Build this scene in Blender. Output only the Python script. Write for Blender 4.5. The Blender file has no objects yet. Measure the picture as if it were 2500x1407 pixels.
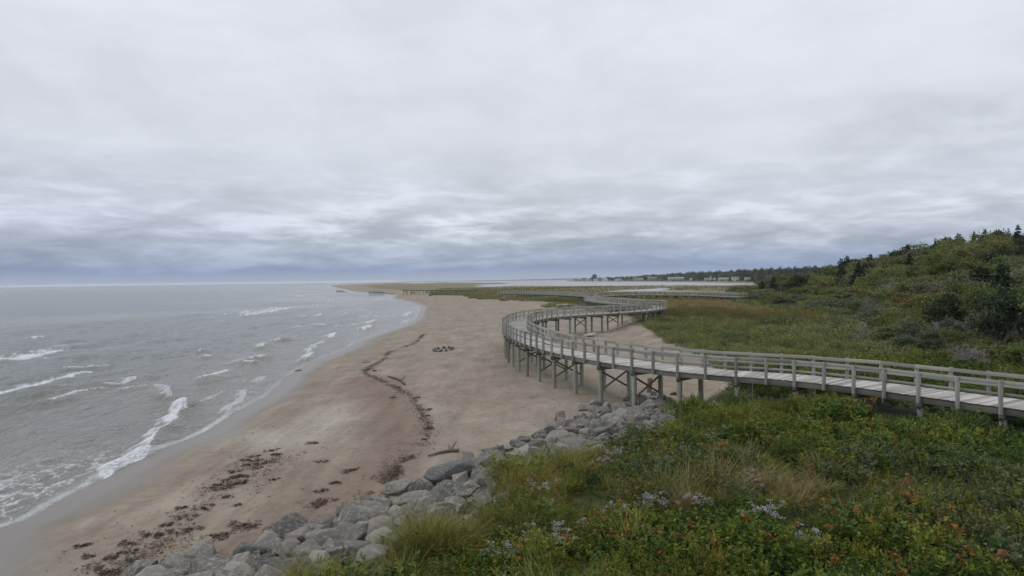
import bpy, bmesh, math, random
import numpy as np
from mathutils import Matrix, Vector, Euler
S = bpy.context.scene
C = S.collection
R = math.radians

# ---------------------------------------------------------------- camera
cam = bpy.data.objects.new('camera', bpy.data.cameras.new('camera'))
C.objects.link(cam)
cam.data.sensor_width = 36.0
cam.data.lens = 24.48
cam.data.clip_start = 0.1
cam.data.clip_end = 60000
cam.matrix_world = Matrix.Translation((0, 0, 8.0)) @ Matrix.Rotation(R(90 - 0.657), 4, 'X') @ Matrix.Rotation(R(-0.77), 4, 'Z')
S.camera = cam

# ---------------------------------------------------------------- sky, sun, exposure
SUN_EL, SUN_AZ = 50.0, -70.0           # azimuth from the view direction, towards the sea
W = bpy.data.worlds.new('World'); S.world = W; W.use_nodes = True
def N(nt, typ, ins=None, **kw):
    n = nt.nodes.new(typ)
    for k, v in kw.items(): setattr(n, k, v)
    for k, v in (ins or {}).items():
        s = n.inputs[k]
        if isinstance(v, bpy.types.NodeSocket): nt.links.new(v, s)
        else: s.default_value = v
    return n
def math_(nt, op, a, b=0.0, clamp=False):
    n = N(nt, 'ShaderNodeMath', {0: a, 1: b}, operation=op); n.use_clamp = clamp; return n.outputs[0]
def ramp(nt, fac, stops, interp='LINEAR'):
    n = nt.nodes.new('ShaderNodeValToRGB'); cr = n.color_ramp; cr.interpolation = interp
    while len(cr.elements) < len(stops): cr.elements.new(0.5)
    for e, (p, c) in zip(cr.elements, stops):
        e.position = p; e.color = (c, c, c, 1) if isinstance(c, (int, float)) else (*c, 1)
    nt.links.new(fac, n.inputs[0]); return n.outputs[0]
def mixc(nt, fac, a, b, mode='MIX'):
    n = nt.nodes.new('ShaderNodeMix'); n.data_type = 'RGBA'; n.blend_type = mode
    for sock, v in ((n.inputs[0], fac), (n.inputs[6], a), (n.inputs[7], b)):
        if isinstance(v, bpy.types.NodeSocket): nt.links.new(v, sock)
        else: sock.default_value = v if isinstance(v, (int, float)) else (*v, 1)
    return n.outputs[2]
def noise(nt, vec, scale, detail=4, rough=0.55, dist=0.0, dim='3D'):
    n = N(nt, 'ShaderNodeTexNoise', {'Vector': vec, 'Scale': scale, 'Detail': detail, 'Roughness': rough, 'Distortion': dist}, noise_dimensions=dim)
    return n.outputs['Fac']
def build_sky():
    nt = W.node_tree; nt.nodes.clear()
    tc = N(nt, 'ShaderNodeTexCoord').outputs['Generated']
    sep = N(nt, 'ShaderNodeSeparateXYZ', {0: tc}).outputs
    z = math_(nt, 'MAXIMUM', sep[2], 0.0)
    hl = math_(nt, 'MAXIMUM', math_(nt, 'SQRT', math_(nt, 'ADD', math_(nt, 'MULTIPLY', sep[0], sep[0]), math_(nt, 'MULTIPLY', sep[1], sep[1]))), 0.001)
    hx = math_(nt, 'DIVIDE', sep[0], hl); hy = math_(nt, 'DIVIDE', sep[1], hl)
    def lump(h, v, scale, det, ro, di, off=0.0):
        c = N(nt, 'ShaderNodeCombineXYZ', {0: math_(nt, 'MULTIPLY', hx, h), 1: math_(nt, 'MULTIPLY', hy, h), 2: math_(nt, 'ADD', math_(nt, 'MULTIPLY', z, v), off)}).outputs[0]
        return noise(nt, c, scale, det, ro, di)
    big = lump(2.6, 6.0, 1.0, 4, 0.5, 0.15, 2.1)            # broad soft masses overhead
    med = lump(5.5, 12.5, 1.0, 8, 0.57, 0.25, 5.0)           # cloud lumps
    low = lump(9.0, 40.0, 1.0, 8, 0.60, 0.2, 9.4)          # flatter rolls towards the horizon
    wob = math_(nt, 'ADD', z, math_(nt, 'MULTIPLY', math_(nt, 'SUBTRACT', low, 0.5), math_(nt, 'ADD', 0.022, math_(nt, 'MULTIPLY', z, 0.5))))
    base = ramp(nt, wob, [(0.0, (0.43, 0.49, 0.60)), (0.006, (0.37, 0.435, 0.56)), (0.016, (0.275, 0.35, 0.505)), (0.03, (0.345, 0.41, 0.535)), (0.052, (0.46, 0.505, 0.59)),
                          (0.085, (0.62, 0.65, 0.71)), (0.16, (0.71, 0.732, 0.782)), (0.28, (0.78, 0.80, 0.845)), (0.45, (0.84, 0.86, 0.895)), (1.0, (0.87, 0.89, 0.92))])
    cl = math_(nt, 'ADD', math_(nt, 'MULTIPLY', big, 0.55), math_(nt, 'MULTIPLY', med, 0.45))
    m = ramp(nt, cl, [(0.36, 0.90), (0.45, 0.97), (0.51, 1.01), (0.57, 1.04), (0.65, 1.06)])
    bb = ramp(nt, low, [(0.34, 0.83), (0.44, 0.93), (0.50, 1.0), (0.55, 1.09), (0.62, 1.24)])
    lowmask = ramp(nt, z, [(0.0, 0.35), (0.035, 0.95), (0.085, 0.85), (0.16, 0.15), (0.22, 0.0)])
    bbm = mixc(nt, lowmask, (1, 1, 1), bb)
    himask = ramp(nt, z, [(0.02, 0.0), (0.09, 1.0), (0.35, 0.95), (0.6, 0.7)])
    mm = mixc(nt, himask, (1, 1, 1), m)
    # heavier grey cloud low on the right, as in the photograph
    gx = math_(nt, 'DIVIDE', math_(nt, 'SUBTRACT', hx, 0.54), 0.13); gy = math_(nt, 'DIVIDE', math_(nt, 'SUBTRACT', z, 0.175), 0.05)
    gg = math_(nt, 'POWER', 2.718, math_(nt, 'MULTIPLY', math_(nt, 'ADD', math_(nt, 'MULTIPLY', gx, gx), math_(nt, 'MULTIPLY', gy, gy)), -1.0))
    gg = math_(nt, 'MULTIPLY', gg, ramp(nt, med, [(0.38, 1.0), (0.58, 0.25)]))
    dk = mixc(nt, gg, (1, 1, 1), (0.78, 0.785, 0.80))
    # thicker, bluer cloud low over the open sea and a paler break ahead
    ls = math_(nt, 'MULTIPLY', ramp(nt, math_(nt, 'MULTIPLY', hx, -1.0), [(0.0, 0.0), (0.5, 1.0)]), ramp(nt, z, [(0.03, 0.4), (0.07, 1.0), (0.19, 0.0)]))
    dk = mixc(nt, ls, dk, (0.87, 0.90, 0.955))
    bx = math_(nt, 'DIVIDE', math_(nt, 'ADD', hx, 0.11), 0.19); bz = math_(nt, 'DIVIDE', math_(nt, 'SUBTRACT', z, 0.075), 0.026)
    bg = math_(nt, 'POWER', 2.718, math_(nt, 'MULTIPLY', math_(nt, 'ADD', math_(nt, 'MULTIPLY', bx, bx), math_(nt, 'MULTIPLY', bz, bz)), -1.0))
    dk = mixc(nt, math_(nt, 'MULTIPLY', bg, ramp(nt, low, [(0.40, 0.1), (0.56, 1.0)])), dk, (1.16, 1.15, 1.13))
    col = mixc(nt, 1.0, mixc(nt, 1.0, mixc(nt, 1.0, mixc(nt, 1.0, base, mm, 'MULTIPLY'), bbm, 'MULTIPLY'), (0.985, 1.0, 1.03), 'MULTIPLY'), dk, 'MULTIPLY')
    sky = N(nt, 'ShaderNodeTexSky', sky_type='NISHITA'); sky.sun_disc = False
    sky.sun_elevation = R(SUN_EL); sky.sun_rotation = R(SUN_AZ)
    b1 = N(nt, 'ShaderNodeBackground', {0: sky.outputs[0], 1: 0.08}).outputs[0]
    b2 = N(nt, 'ShaderNodeBackground', {0: col, 1: 1.0}).outputs[0]
    mx = N(nt, 'ShaderNodeMixShader', {0: 0.94, 1: b1, 2: b2}).outputs[0]
    N(nt, 'ShaderNodeOutputWorld', {0: mx})
build_sky()
sun = bpy.data.objects.new('sun', bpy.data.lights.new('sun', 'SUN')); C.objects.link(sun)
sun.data.energy = 0.7; sun.data.angle = R(25); sun.data.color = (1.0, 0.97, 0.92)
_e, _a = R(SUN_EL), R(SUN_AZ)
_d = Vector((math.sin(_a) * math.cos(_e), math.cos(_a) * math.cos(_e), math.sin(_e)))
sun.rotation_euler = _d.to_track_quat('Z', 'Y').to_euler()
S.view_settings.view_transform = 'Standard'; S.view_settings.look = 'None'
S.view_settings.exposure = 0.0; S.view_settings.gamma = 1.0; S.view_settings.use_curve_mapping = False

# ---------------------------------------------------------------- terrain maths (metres; sea level z = 0)
#<TERRAIN>
def hsh(ix, iy, seed):
    h = (ix.astype(np.int64) * 374761393 + iy.astype(np.int64) * 668265263 + seed * 974634777) & 0xffffffff
    h = ((h ^ (h >> 13)) * 1274126177) & 0xffffffff
    return ((h ^ (h >> 16)) & 0xffffff) / float(0xffffff)
def vnoise(x, y, seed=0):
    ix = np.floor(x); iy = np.floor(y); fx = x - ix; fy = y - iy
    fx = fx * fx * (3 - 2 * fx); fy = fy * fy * (3 - 2 * fy)
    a = hsh(ix, iy, seed); b = hsh(ix + 1, iy, seed); c = hsh(ix, iy + 1, seed); d = hsh(ix + 1, iy + 1, seed)
    return (a + (b - a) * fx) * (1 - fy) + (c + (d - c) * fx) * fy
def fbm(x, y, seed=0, oct=4):
    s = 0; a = 0.5; t = 0
    for o in range(oct):
        s = s + a * vnoise(x * 2**o + 17.3 * o, y * 2**o - 9.1 * o, seed + o); t += a; a *= 0.5
    return s / t
def sstep(a, b, x):
    t = np.clip((x - a) / (b - a), 0, 1); return t * t * (3 - 2 * t)
def pl_dist(x, y, pl):
    best = np.full(x.shape, 1e18)
    for (x0, y0), (x1, y1) in zip(pl[:-1], pl[1:]):
        dx, dy = x1 - x0, y1 - y0; L = dx * dx + dy * dy + 1e-12
        t = np.clip(((x - x0) * dx + (y - y0) * dy) / L, 0, 1)
        best = np.minimum(best, (x - x0 - t * dx)**2 + (y - y0 - t * dy)**2)
    return np.sqrt(best)
def poly_sd(x, y, poly):
    """signed distance, positive inside"""
    pl = list(poly) + [poly[0]]
    inside = np.zeros(x.shape, bool)
    for (x0, y0), (x1, y1) in zip(pl[:-1], pl[1:]):
        if y0 == y1: continue
        c = ((y0 > y) != (y1 > y)) & (x < (x1 - x0) * (y - y0) / (y1 - y0) + x0)
        inside ^= c
    d = pl_dist(x, y, pl)
    return np.where(inside, d, -d)
SHORE = [(-17.08,23),(-16.78,23.69),(-16.86,24.62),(-17.03,26.35),(-17.01,28),(-17.16,29.81),(-17.11,33.14),(-16.7,36.9),(-16.78,38.75),(-17.22,42.57),(-17.44,49.03),(-19.22,58.9),(-20.29,68.85),(-20.11,75.5),(-20.12,84.61),(-20.96,92.54),(-20.76,102.65),(-20.02,115.14),(-19.66,132.45),(-20.69,149.63),(-25.94,197.04),(-28.99,219.34),(-34.97,248.19),(-41.4,274.38),(-52.28,314.71),(-57.37,331.28),(-67.05,398.15),(-75.18,431.43),(-96.44,486.21),(-131.25,582.37),(-168.43,712.15),(-256.71,1024.51),(-473.28,1808.57)]
SEA = [(-14, 14), (-15.5, 19)] + SHORE + [(-900, 5000), (-30000, 5000), (-30000, -300), (-14, -300)]
UPLINE = [(-5.29,12.8),(-4.71,12.87),(-3.97,13.45),(-3.33,14.16),(-2.78,14.82),(-2.33,15.3),(-1.04,16.49),(-0.44,17.92),(-0.13,21),(1.65,22.46),(3.31,22.93),(3.93,24.24),(5.47,26.11),(7.04,30.93),(9.3,32.43)] + [(12.74,39.52),(13.87,46.41),(13.97,51.59),(14.86,57.62),(14.66,64.14),(16.36,79.74),(17.67,97.17),(18.77,114.24)]
DUNELINE = [(18.26,129.72),(17.13,153.71),(13.44,176.37),(6.86,195.85),(-0.05,239.52),(-10.04,283.36),(-28.56,373.05),(-55.6,472.39),(-82.66,540.36),(-121.38,665.67),(-254.04,1167.54)]
UPLAND = [(-5.0, 8.0), (-5.4, 10.0)] + UPLINE + DUNELINE + [(-420, 2600), (6000, 2600), (6000, -200), (-4, -200)]
ROCKOUT = [(-11.45,16.16),(-9.91,16.62),(-9.06,17.87),(-7.5,18.18),(-7.14,18.94),(-5.62,20.35),(-4.31,21.68)] + [(-3.17,21.79),(-2.17,23.64),(-1.28,25.42),(0.08,27.06),(1.58,31.27),(3.74,34.09),(6.53,36.18),(8.22,37.05)]
ROCKS_OUT = [(-5.0, 8.0), (-7.5, 8.0)] + ROCKOUT + UPLINE[13:] + DUNELINE + [(-420, 2600), (6000, 2600), (6000, -200), (-4, -200)]
BAY = [(-27.12,768.64),(0.03,871.8),(36.23,769.44),(81.28,690.78),(118.3,648.66),(147.64,627.42),(178.64,583.97),(206.55,592.08),(298.87,846.62),(320.41,1396.05),(279.52,1899.31),(207.37,2686.99),(451.85,5477.62)] + [(900, 9000), (-1500, 9000), (-300, 2200)] + [(-307.8,3175.08),(-87.84,2138.42),(-5.01,1758.64),(-12.79,1462.57),(-88.1,1249.15),(-36.89,1046.67),(-54.56,927.95)]
CREEK = [(61,435.9),(79.24,481.18),(105.64,513.12),(118.37,555.88),(114.52,499.22),(94.24,457.83),(107.28,405.37),(114.87,372.01),(99.83,332.86),(83.35,354.36),(68.54,376.01),(54.47,386.06)]
HILL = [(28.29,28.29),(28.36,33.27),(27.51,37.45),(26.63,41.96),(26.83,48.07),(29.43,56.28),(36.55,71.88),(45.15,92.54),(48.14,112.17),(48.93,132.11),(56.65,175.19),(72.57,235.03)] + [(110, 330), (400, 420), (400, 20), (40, 14)]
FARSHORE = [(207.37,2686.99),(279.52,1899.31),(320.41,1396.05),(298.87,846.62),(272.96,736.45)]
def ground_z(x, y):
    D = np.hypot(x, y)
    s = -poly_sd(x, y, SEA)
    zb = np.where(s > 0, 1.28 * (1 - np.exp(-np.maximum(s, 0) * 0.085)), np.maximum(s * 0.07, -1.5))
    zb = zb + 0.10 * (fbm(x * 0.10, y * 0.07, 5, 3) - 0.5) * sstep(2, 12, s)
    u = poly_sd(x, y, UPLAND)
    w = np.clip(3.0 - 0.5 * sstep(24, 30, D) - 0.9 * sstep(31, 36, D) + 0.07 * np.maximum(D - 34, 0), 1.6, 12)
    t = sstep(-1, 0, u / w)
    near = (D < 36) & (u < 0)
    ro = np.zeros(x.shape); ro[near] = np.maximum(poly_sd(x[near], y[near], ROCKS_OUT), 0)
    t = np.where(near, np.maximum(sstep(-1.3, 0, u), ro / (ro - u + 1e-6)), t)
    far = sstep(210, 420, D)
    zu = 2.1 + 0.35 * sstep(0, 9, u) - 1.6 * far + 0.35 * (fbm(x * 0.16, y * 0.16, 9, 3) - 0.5) * sstep(0, 3, u)
    zu = zu + 0.65 * np.exp(-(((x - 24) / 9)**2 + ((y - 104) / 9)**2))
    zu = zu + (0.9 * (fbm(x * 0.05, y * 0.03, 23, 3) - 0.35)) * sstep(0, 5, u) * sstep(40, 5, u) * sstep(110, 150, D) * (x < 22)
    z = zb + (np.maximum(zu, zb) - zb) * t
    h = poly_sd(x, y, HILL)
    ang = np.degrees(np.arctan2(x, y))
    amp = 3.7 + 5.2 * sstep(17, 33, ang)
    z = z + amp * sstep(-1, 52, h) + 0.9 * (fbm(x * 0.04, y * 0.04, 31, 3) - 0.5) * sstep(0, 15, h)
    # the far shore with the village: low, then a wooded rise
    fs = np.maximum(poly_sd(x, y, BAY), poly_sd(x, y, CREEK))
    z = np.minimum(z, np.where(fs > -60, -fs * (0.03 + 0.05 * (D > 600)), 50))
    back = (D > 760) & (x > 70)
    fd = pl_dist(x, y, FARSHORE)
    z = np.where(back & (fs < 0), np.maximum(z, np.minimum(fd * 0.035, 4.5) + 7 * sstep(90, 420, fd) * sstep(0.10, 0.30, x / np.maximum(y, 1))), z)
    return z
#</TERRAIN>
def gz1(x, y): return float(ground_z(np.array([float(x)]), np.array([float(y)]))[0])

# ---------------------------------------------------------------- helpers
def tag(o, label=None, cat=None, group=None, kind=None):
    if label: o['label'] = label
    if cat: o['category'] = cat
    if group: o['group'] = group
    if kind: o['kind'] = kind
    return o
def mesh_np(name, V, F, mat=None, smooth=False, attrs=None):
    me = bpy.data.meshes.new(name)
    V = np.asarray(V, dtype=np.float32); F = np.asarray(F, dtype=np.int32)
    k = F.shape[1]
    me.vertices.add(len(V)); me.vertices.foreach_set('co', V.ravel())
    me.loops.add(F.size); me.loops.foreach_set('vertex_index', F.ravel())
    me.polygons.add(len(F)); me.polygons.foreach_set('loop_start', np.arange(0, F.size, k, dtype=np.int32))
    try: me.polygons.foreach_set('loop_total', np.full(len(F), k, dtype=np.int32))
    except Exception: pass
    if smooth: me.polygons.foreach_set('use_smooth', np.ones(len(F), dtype=bool))
    for an, av in (attrs or {}).items():
        av = np.asarray(av, dtype=np.float32)
        if av.ndim == 1:
            a = me.attributes.new(an, 'FLOAT', 'POINT'); a.data.foreach_set('value', av)
        else:
            a = me.attributes.new(an, 'FLOAT_VECTOR', 'POINT'); a.data.foreach_set('vector', av.ravel())
    if mat: me.materials.append(mat)
    me.update(); me.validate()
    return me
def ob(name, me, parent=None, loc=None, rot=None, scale=None):
    o = bpy.data.objects.new(name, me); C.objects.link(o)
    if parent: o.parent = parent
    if loc is not None: o.location = loc
    if rot is not None: o.rotation_euler = rot
    if scale is not None: o.scale = scale
    return o
def empty(name, loc=(0, 0, 0), rz=0.0):
    o = bpy.data.objects.new(name, None); C.objects.link(o); o.location = loc; o.rotation_euler = (0, 0, rz); o.empty_display_size = 0.2
    return o
def new_mat(name):
    m = bpy.data.materials.new(name); m.use_nodes = True; nt = m.node_tree; nt.nodes.clear()
    b = N(nt, 'ShaderNodeBsdfPrincipled'); N(nt, 'ShaderNodeOutputMaterial', {0: b.outputs[0]})
    return m, nt, b
def setc(nt, b, key, v):
    if isinstance(v, bpy.types.NodeSocket): nt.links.new(v, b.inputs[key])
    elif isinstance(v, (int, float)): b.inputs[key].default_value = v
    else: b.inputs[key].default_value = (*v, 1)
def attr(nt, name): return N(nt, 'ShaderNodeAttribute', attribute_name=name).outputs
def bump(nt, b, h, strength, dist=0.02):
    n = N(nt, 'ShaderNodeBump', {'Strength': strength, 'Distance': dist, 'Height': h}); nt.links.new(n.outputs[0], b.inputs['Normal'])
def pos(nt): return N(nt, 'ShaderNodeNewGeometry').outputs['Position']
def orand(nt): return N(nt, 'ShaderNodeObjectInfo').outputs['Random']
def grid_mesh(thetas, Ds):
    T, DD = np.meshgrid(thetas, Ds)
    X = DD * np.sin(T); Y = DD * np.cos(T)
    nr, nc = X.shape
    i = np.arange((nr - 1) * nc).reshape(nr - 1, nc)[:, :-1].ravel()
    F = np.stack([i, i + 1, i + nc + 1, i + nc], 1)
    return X.ravel(), Y.ravel(), F
# unit box and cylinder-like primitives
def box_mesh(name, mat):
    v = [(x, y, z) for x in (-.5, .5) for y in (-.5, .5) for z in (-.5, .5)]
    f = [(0, 1, 3, 2), (4, 6, 7, 5), (0, 4, 5, 1), (2, 3, 7, 6), (0, 2, 6, 4), (1, 5, 7, 3)]
    return mesh_np(name, v, f, mat)
class MB:
    def __init__(s): s.v = []; s.f = []
    def quadbox(s, c, ax, ay, az):
        """box from centre and three half-axis vectors"""
        c, ax, ay, az = (np.array(q, float) for q in (c, ax, ay, az)); n = len(s.v)
        for i in (-1, 1):
            for j in (-1, 1):
                for k in (-1, 1): s.v.append(c + i * ax + j * ay + k * az)
        for q in ((0, 1, 3, 2), (4, 6, 7, 5), (0, 4, 5, 1), (2, 3, 7, 6), (0, 2, 6, 4), (1, 5, 7, 3)): s.f.append([n + t for t in q])
    def box(s, x0, x1, y0, y1, z0, z1):
        s.quadbox(((x0 + x1) / 2, (y0 + y1) / 2, (z0 + z1) / 2), ((x1 - x0) / 2, 0, 0), (0, (y1 - y0) / 2, 0), (0, 0, (z1 - z0) / 2))
    def tube(s, pts, rad, k=5):
        pts = [np.array(p, float) for p in pts]; n0 = len(s.v)
        for i, p in enumerate(pts):
            d = pts[min(i + 1, len(pts) - 1)] - pts[max(i - 1, 0)]; d /= np.linalg.norm(d) + 1e-9
            a = np.cross(d, (0, 0, 1) if abs(d[2]) < .9 else (1, 0, 0)); a /= np.linalg.norm(a); b = np.cross(d, a)
            for j in range(k):
                t = 2 * math.pi * j / k; s.v.append(p + rad[i] * (math.cos(t) * a + math.sin(t) * b))
        for i in range(len(pts) - 1):
            for j in range(k):
                a = n0 + i * k + j; b = n0 + i * k + (j + 1) % k; s.f.append([a, b, b + k, a + k])
    def build(s, name, mat, parent=None, loc=None, smooth=False):
        me = bpy.data.meshes.new(name); me.from_pydata([tuple(v) for v in s.v], [], s.f)
        if mat: me.materials.append(mat)
        if smooth: me.polygons.foreach_set('use_smooth', [True] * len(me.polygons))
        me.update(); return ob(name, me, parent, loc)

# ---------------------------------------------------------------- ground sheet
th = np.radians(np.concatenate([np.arange(-75, -40, 1.0), np.arange(-40, 40.01, 0.12), np.arange(41, 76, 1.0)]))
Dg = [4.0]
while Dg[-1] < 6500: Dg.append(Dg[-1] * (1.0115 if Dg[-1] < 320 else 1.02))
GX, GY, GF = grid_mesh(th, np.array(Dg))
GZ = ground_z(GX, GY)
gD = np.hypot(GX, GY)
sdS = -poly_sd(GX, GY, SEA); sdU = poly_sd(GX, GY, UPLAND); sdH = poly_sd(GX, GY, HILL)
scarp = np.clip(1.6 + 0.07 * np.maximum(gD - 34, 0), 1.6, 12)
veg = sstep(-0.25, 0.05, sdU / scarp + 0.5 * (fbm(GX * 0.5, GY * 0.5, 77, 4) - 0.5))
tuft = fbm(GX * 0.9, GY * 0.9, 55, 4)
GZ = GZ + np.where(gD < 160, 0.05 * (tuft - 0.5) * (1 - veg) * sstep(6, 14, sdS), 0)
DAMPLINE = [(-11.58,54.2),(-7.83,43.07),(-5.59,35.21),(-4.75,29.82),(-4.98,25.9),(-5.91,22.92),(-6.77,20.55),(-7.69,18.64),(-8.5,17.56)]
PALELINE = [(-11.08,41.42),(-9.62,35.93),(-10.44,33.11),(-14.42,35.23)]
PALE2 = [(-5.82,42.29),(-4.32,36.82),(-3.36,30.87),(-3.46,27.25)]
wn = fbm(GX * 0.35, GY * 0.22, 61, 4) - 0.5
damp = np.exp(-(pl_dist(GX, GY, DAMPLINE) / (1.9 + 2.2 * wn))**2) * sstep(0, 3, sdS)
pale = np.exp(-(pl_dist(GX, GY, PALELINE) / (2.0 + 3 * wn))**2) + 0.8 * np.exp(-(pl_dist(GX, GY, PALE2) / (0.9 + 1.2 * wn))**2)
wet = sstep(3.6 + 3.5 * wn, 0.9, sdS)
rockbed = np.zeros_like(GX); _m = gD < 37; rockbed[_m] = sstep(-.1, .5, poly_sd(GX[_m], GY[_m], ROCKS_OUT)) * (1 - veg[_m])
marsh = sstep(-20, 60, gD - 190) * veg
def ground_material():
    m, nt, b = new_mat('ground')
    P = pos(nt)
    A = {k: attr(nt, k)[2] for k in ('veg', 'damp', 'pale', 'wet', 'marsh', 'rockbed')}
    n1 = noise(nt, P, 0.35, 6, 0.6); n2 = noise(nt, P, 6.0, 5, 0.65); n3 = noise(nt, P, 40.0, 3, 0.6)
    sand = ramp(nt, n1, [(0.30, (0.215, 0.172, 0.128)), (0.5, (0.265, 0.220, 0.168)), (0.68, (0.315, 0.266, 0.208))])
    sand = mixc(nt, math_(nt, 'MULTIPLY', A['pale'], 0.75, True), sand, (0.37, 0.335, 0.29))
    sand = mixc(nt, math_(nt, 'MULTIPLY', A['damp'], 0.80, True), sand, (0.178, 0.124, 0.090))
    sand = mixc(nt, math_(nt, 'MULTIPLY', ramp(nt, n2, [(0.35, 0.0), (0.75, 1.0)]), 0.22), sand, (0.165, 0.132, 0.105))
    str_ = noise(nt, N(nt, 'ShaderNodeVectorMath', {0: P, 1: (0.9, 0.16, 1.0)}, operation='MULTIPLY').outputs[0], 1.0, 6, 0.65, 0.8)
    sand = mixc(nt, 1.0, sand, ramp(nt, str_, [(0.32, 0.80), (0.47, 0.97), (0.56, 1.04), (0.68, 1.15)]), 'MULTIPLY')
    sand = mixc(nt, ramp(nt, n3, [(0.66, 0.0), (0.74, 0.6)]), sand, (0.11, 0.088, 0.07))
    tr_ = noise(nt, P, 2.6, 6, 0.72); pb = noise(nt, P, 15.0, 3, 0.55)
    sand = mixc(nt, 1.0, sand, ramp(nt, tr_, [(0.36, 0.86), (0.5, 1.0), (0.64, 1.10)]), 'MULTIPLY')
    sand = mixc(nt, ramp(nt, pb, [(0.69, 0.0), (0.74, 0.75)]), sand, (0.085, 0.068, 0.055))
    sand = mixc(nt, math_(nt, 'MULTIPLY', A['wet'], 0.85), sand, (0.135, 0.112, 0.094))
    soil = ramp(nt, n2, [(0.3, (0.022, 0.028, 0.010)), (0.6, (0.06, 0.065, 0.022)), (0.8, (0.11, 0.095, 0.04))])
    pm = N(nt, 'ShaderNodeVectorMath', {0: P, 1: (0.010, 0.022, 1.0)}, operation='MULTIPLY').outputs[0]
    nm = noise(nt, pm, 1.0, 5, 0.6, 0.5)
    mar = ramp(nt, nm, [(0.30, (0.105, 0.118, 0.048)), (0.42, (0.165, 0.152, 0.066)), (0.52, (0.225, 0.185, 0.090)), (0.60, (0.155, 0.152, 0.064)), (0.72, (0.19, 0.135, 0.062))])
    mar = mixc(nt, math_(nt, 'MULTIPLY', n2, 0.5), mar, (0.09, 0.085, 0.04))
    vg = mixc(nt, A['marsh'], soil, mar)
    sand = mixc(nt, math_(nt, 'MULTIPLY', A['rockbed'], 0.9), sand, ramp(nt, n3, [(0.4, (0.04, 0.036, 0.03)), (0.65, (0.12, 0.11, 0.095))]))
    col = mixc(nt, A['veg'], sand, vg)
    setc(nt, b, 'Base Color', col)
    ro = math_(nt, 'SUBTRACT', 0.92, math_(nt, 'MULTIPLY', A['wet'], 0.62)); setc(nt, b, 'Roughness', ro)
    b.inputs['Specular IOR Level'].default_value = 0.35
    rip = noise(nt, N(nt, 'ShaderNodeVectorMath', {0: P, 1: (2.2, 0.8, 1.0)}, operation='MULTIPLY').outputs[0], 1.6, 5, 0.65)
    hgt = math_(nt, 'ADD', math_(nt, 'MULTIPLY', rip, 0.7), math_(nt, 'MULTIPLY', n2, 0.3))
    st = math_(nt, 'SUBTRACT', 0.55, math_(nt, 'MULTIPLY', A['wet'], 0.5))
    bump(nt, b, math_(nt, 'ADD', hgt, math_(nt, 'MULTIPLY', tr_, 0.5)), st, 0.11)
    return m
ground = ob('ground', mesh_np('ground', np.stack([GX, GY, GZ], 1), GF, ground_material(), True,
            dict(veg=veg, damp=damp, pale=np.clip(pale, 0, 1), wet=wet, marsh=marsh, rockbed=rockbed)))
tag(ground, 'sandy beach, dune and marsh ground running to the horizon', kind='structure')

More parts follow.
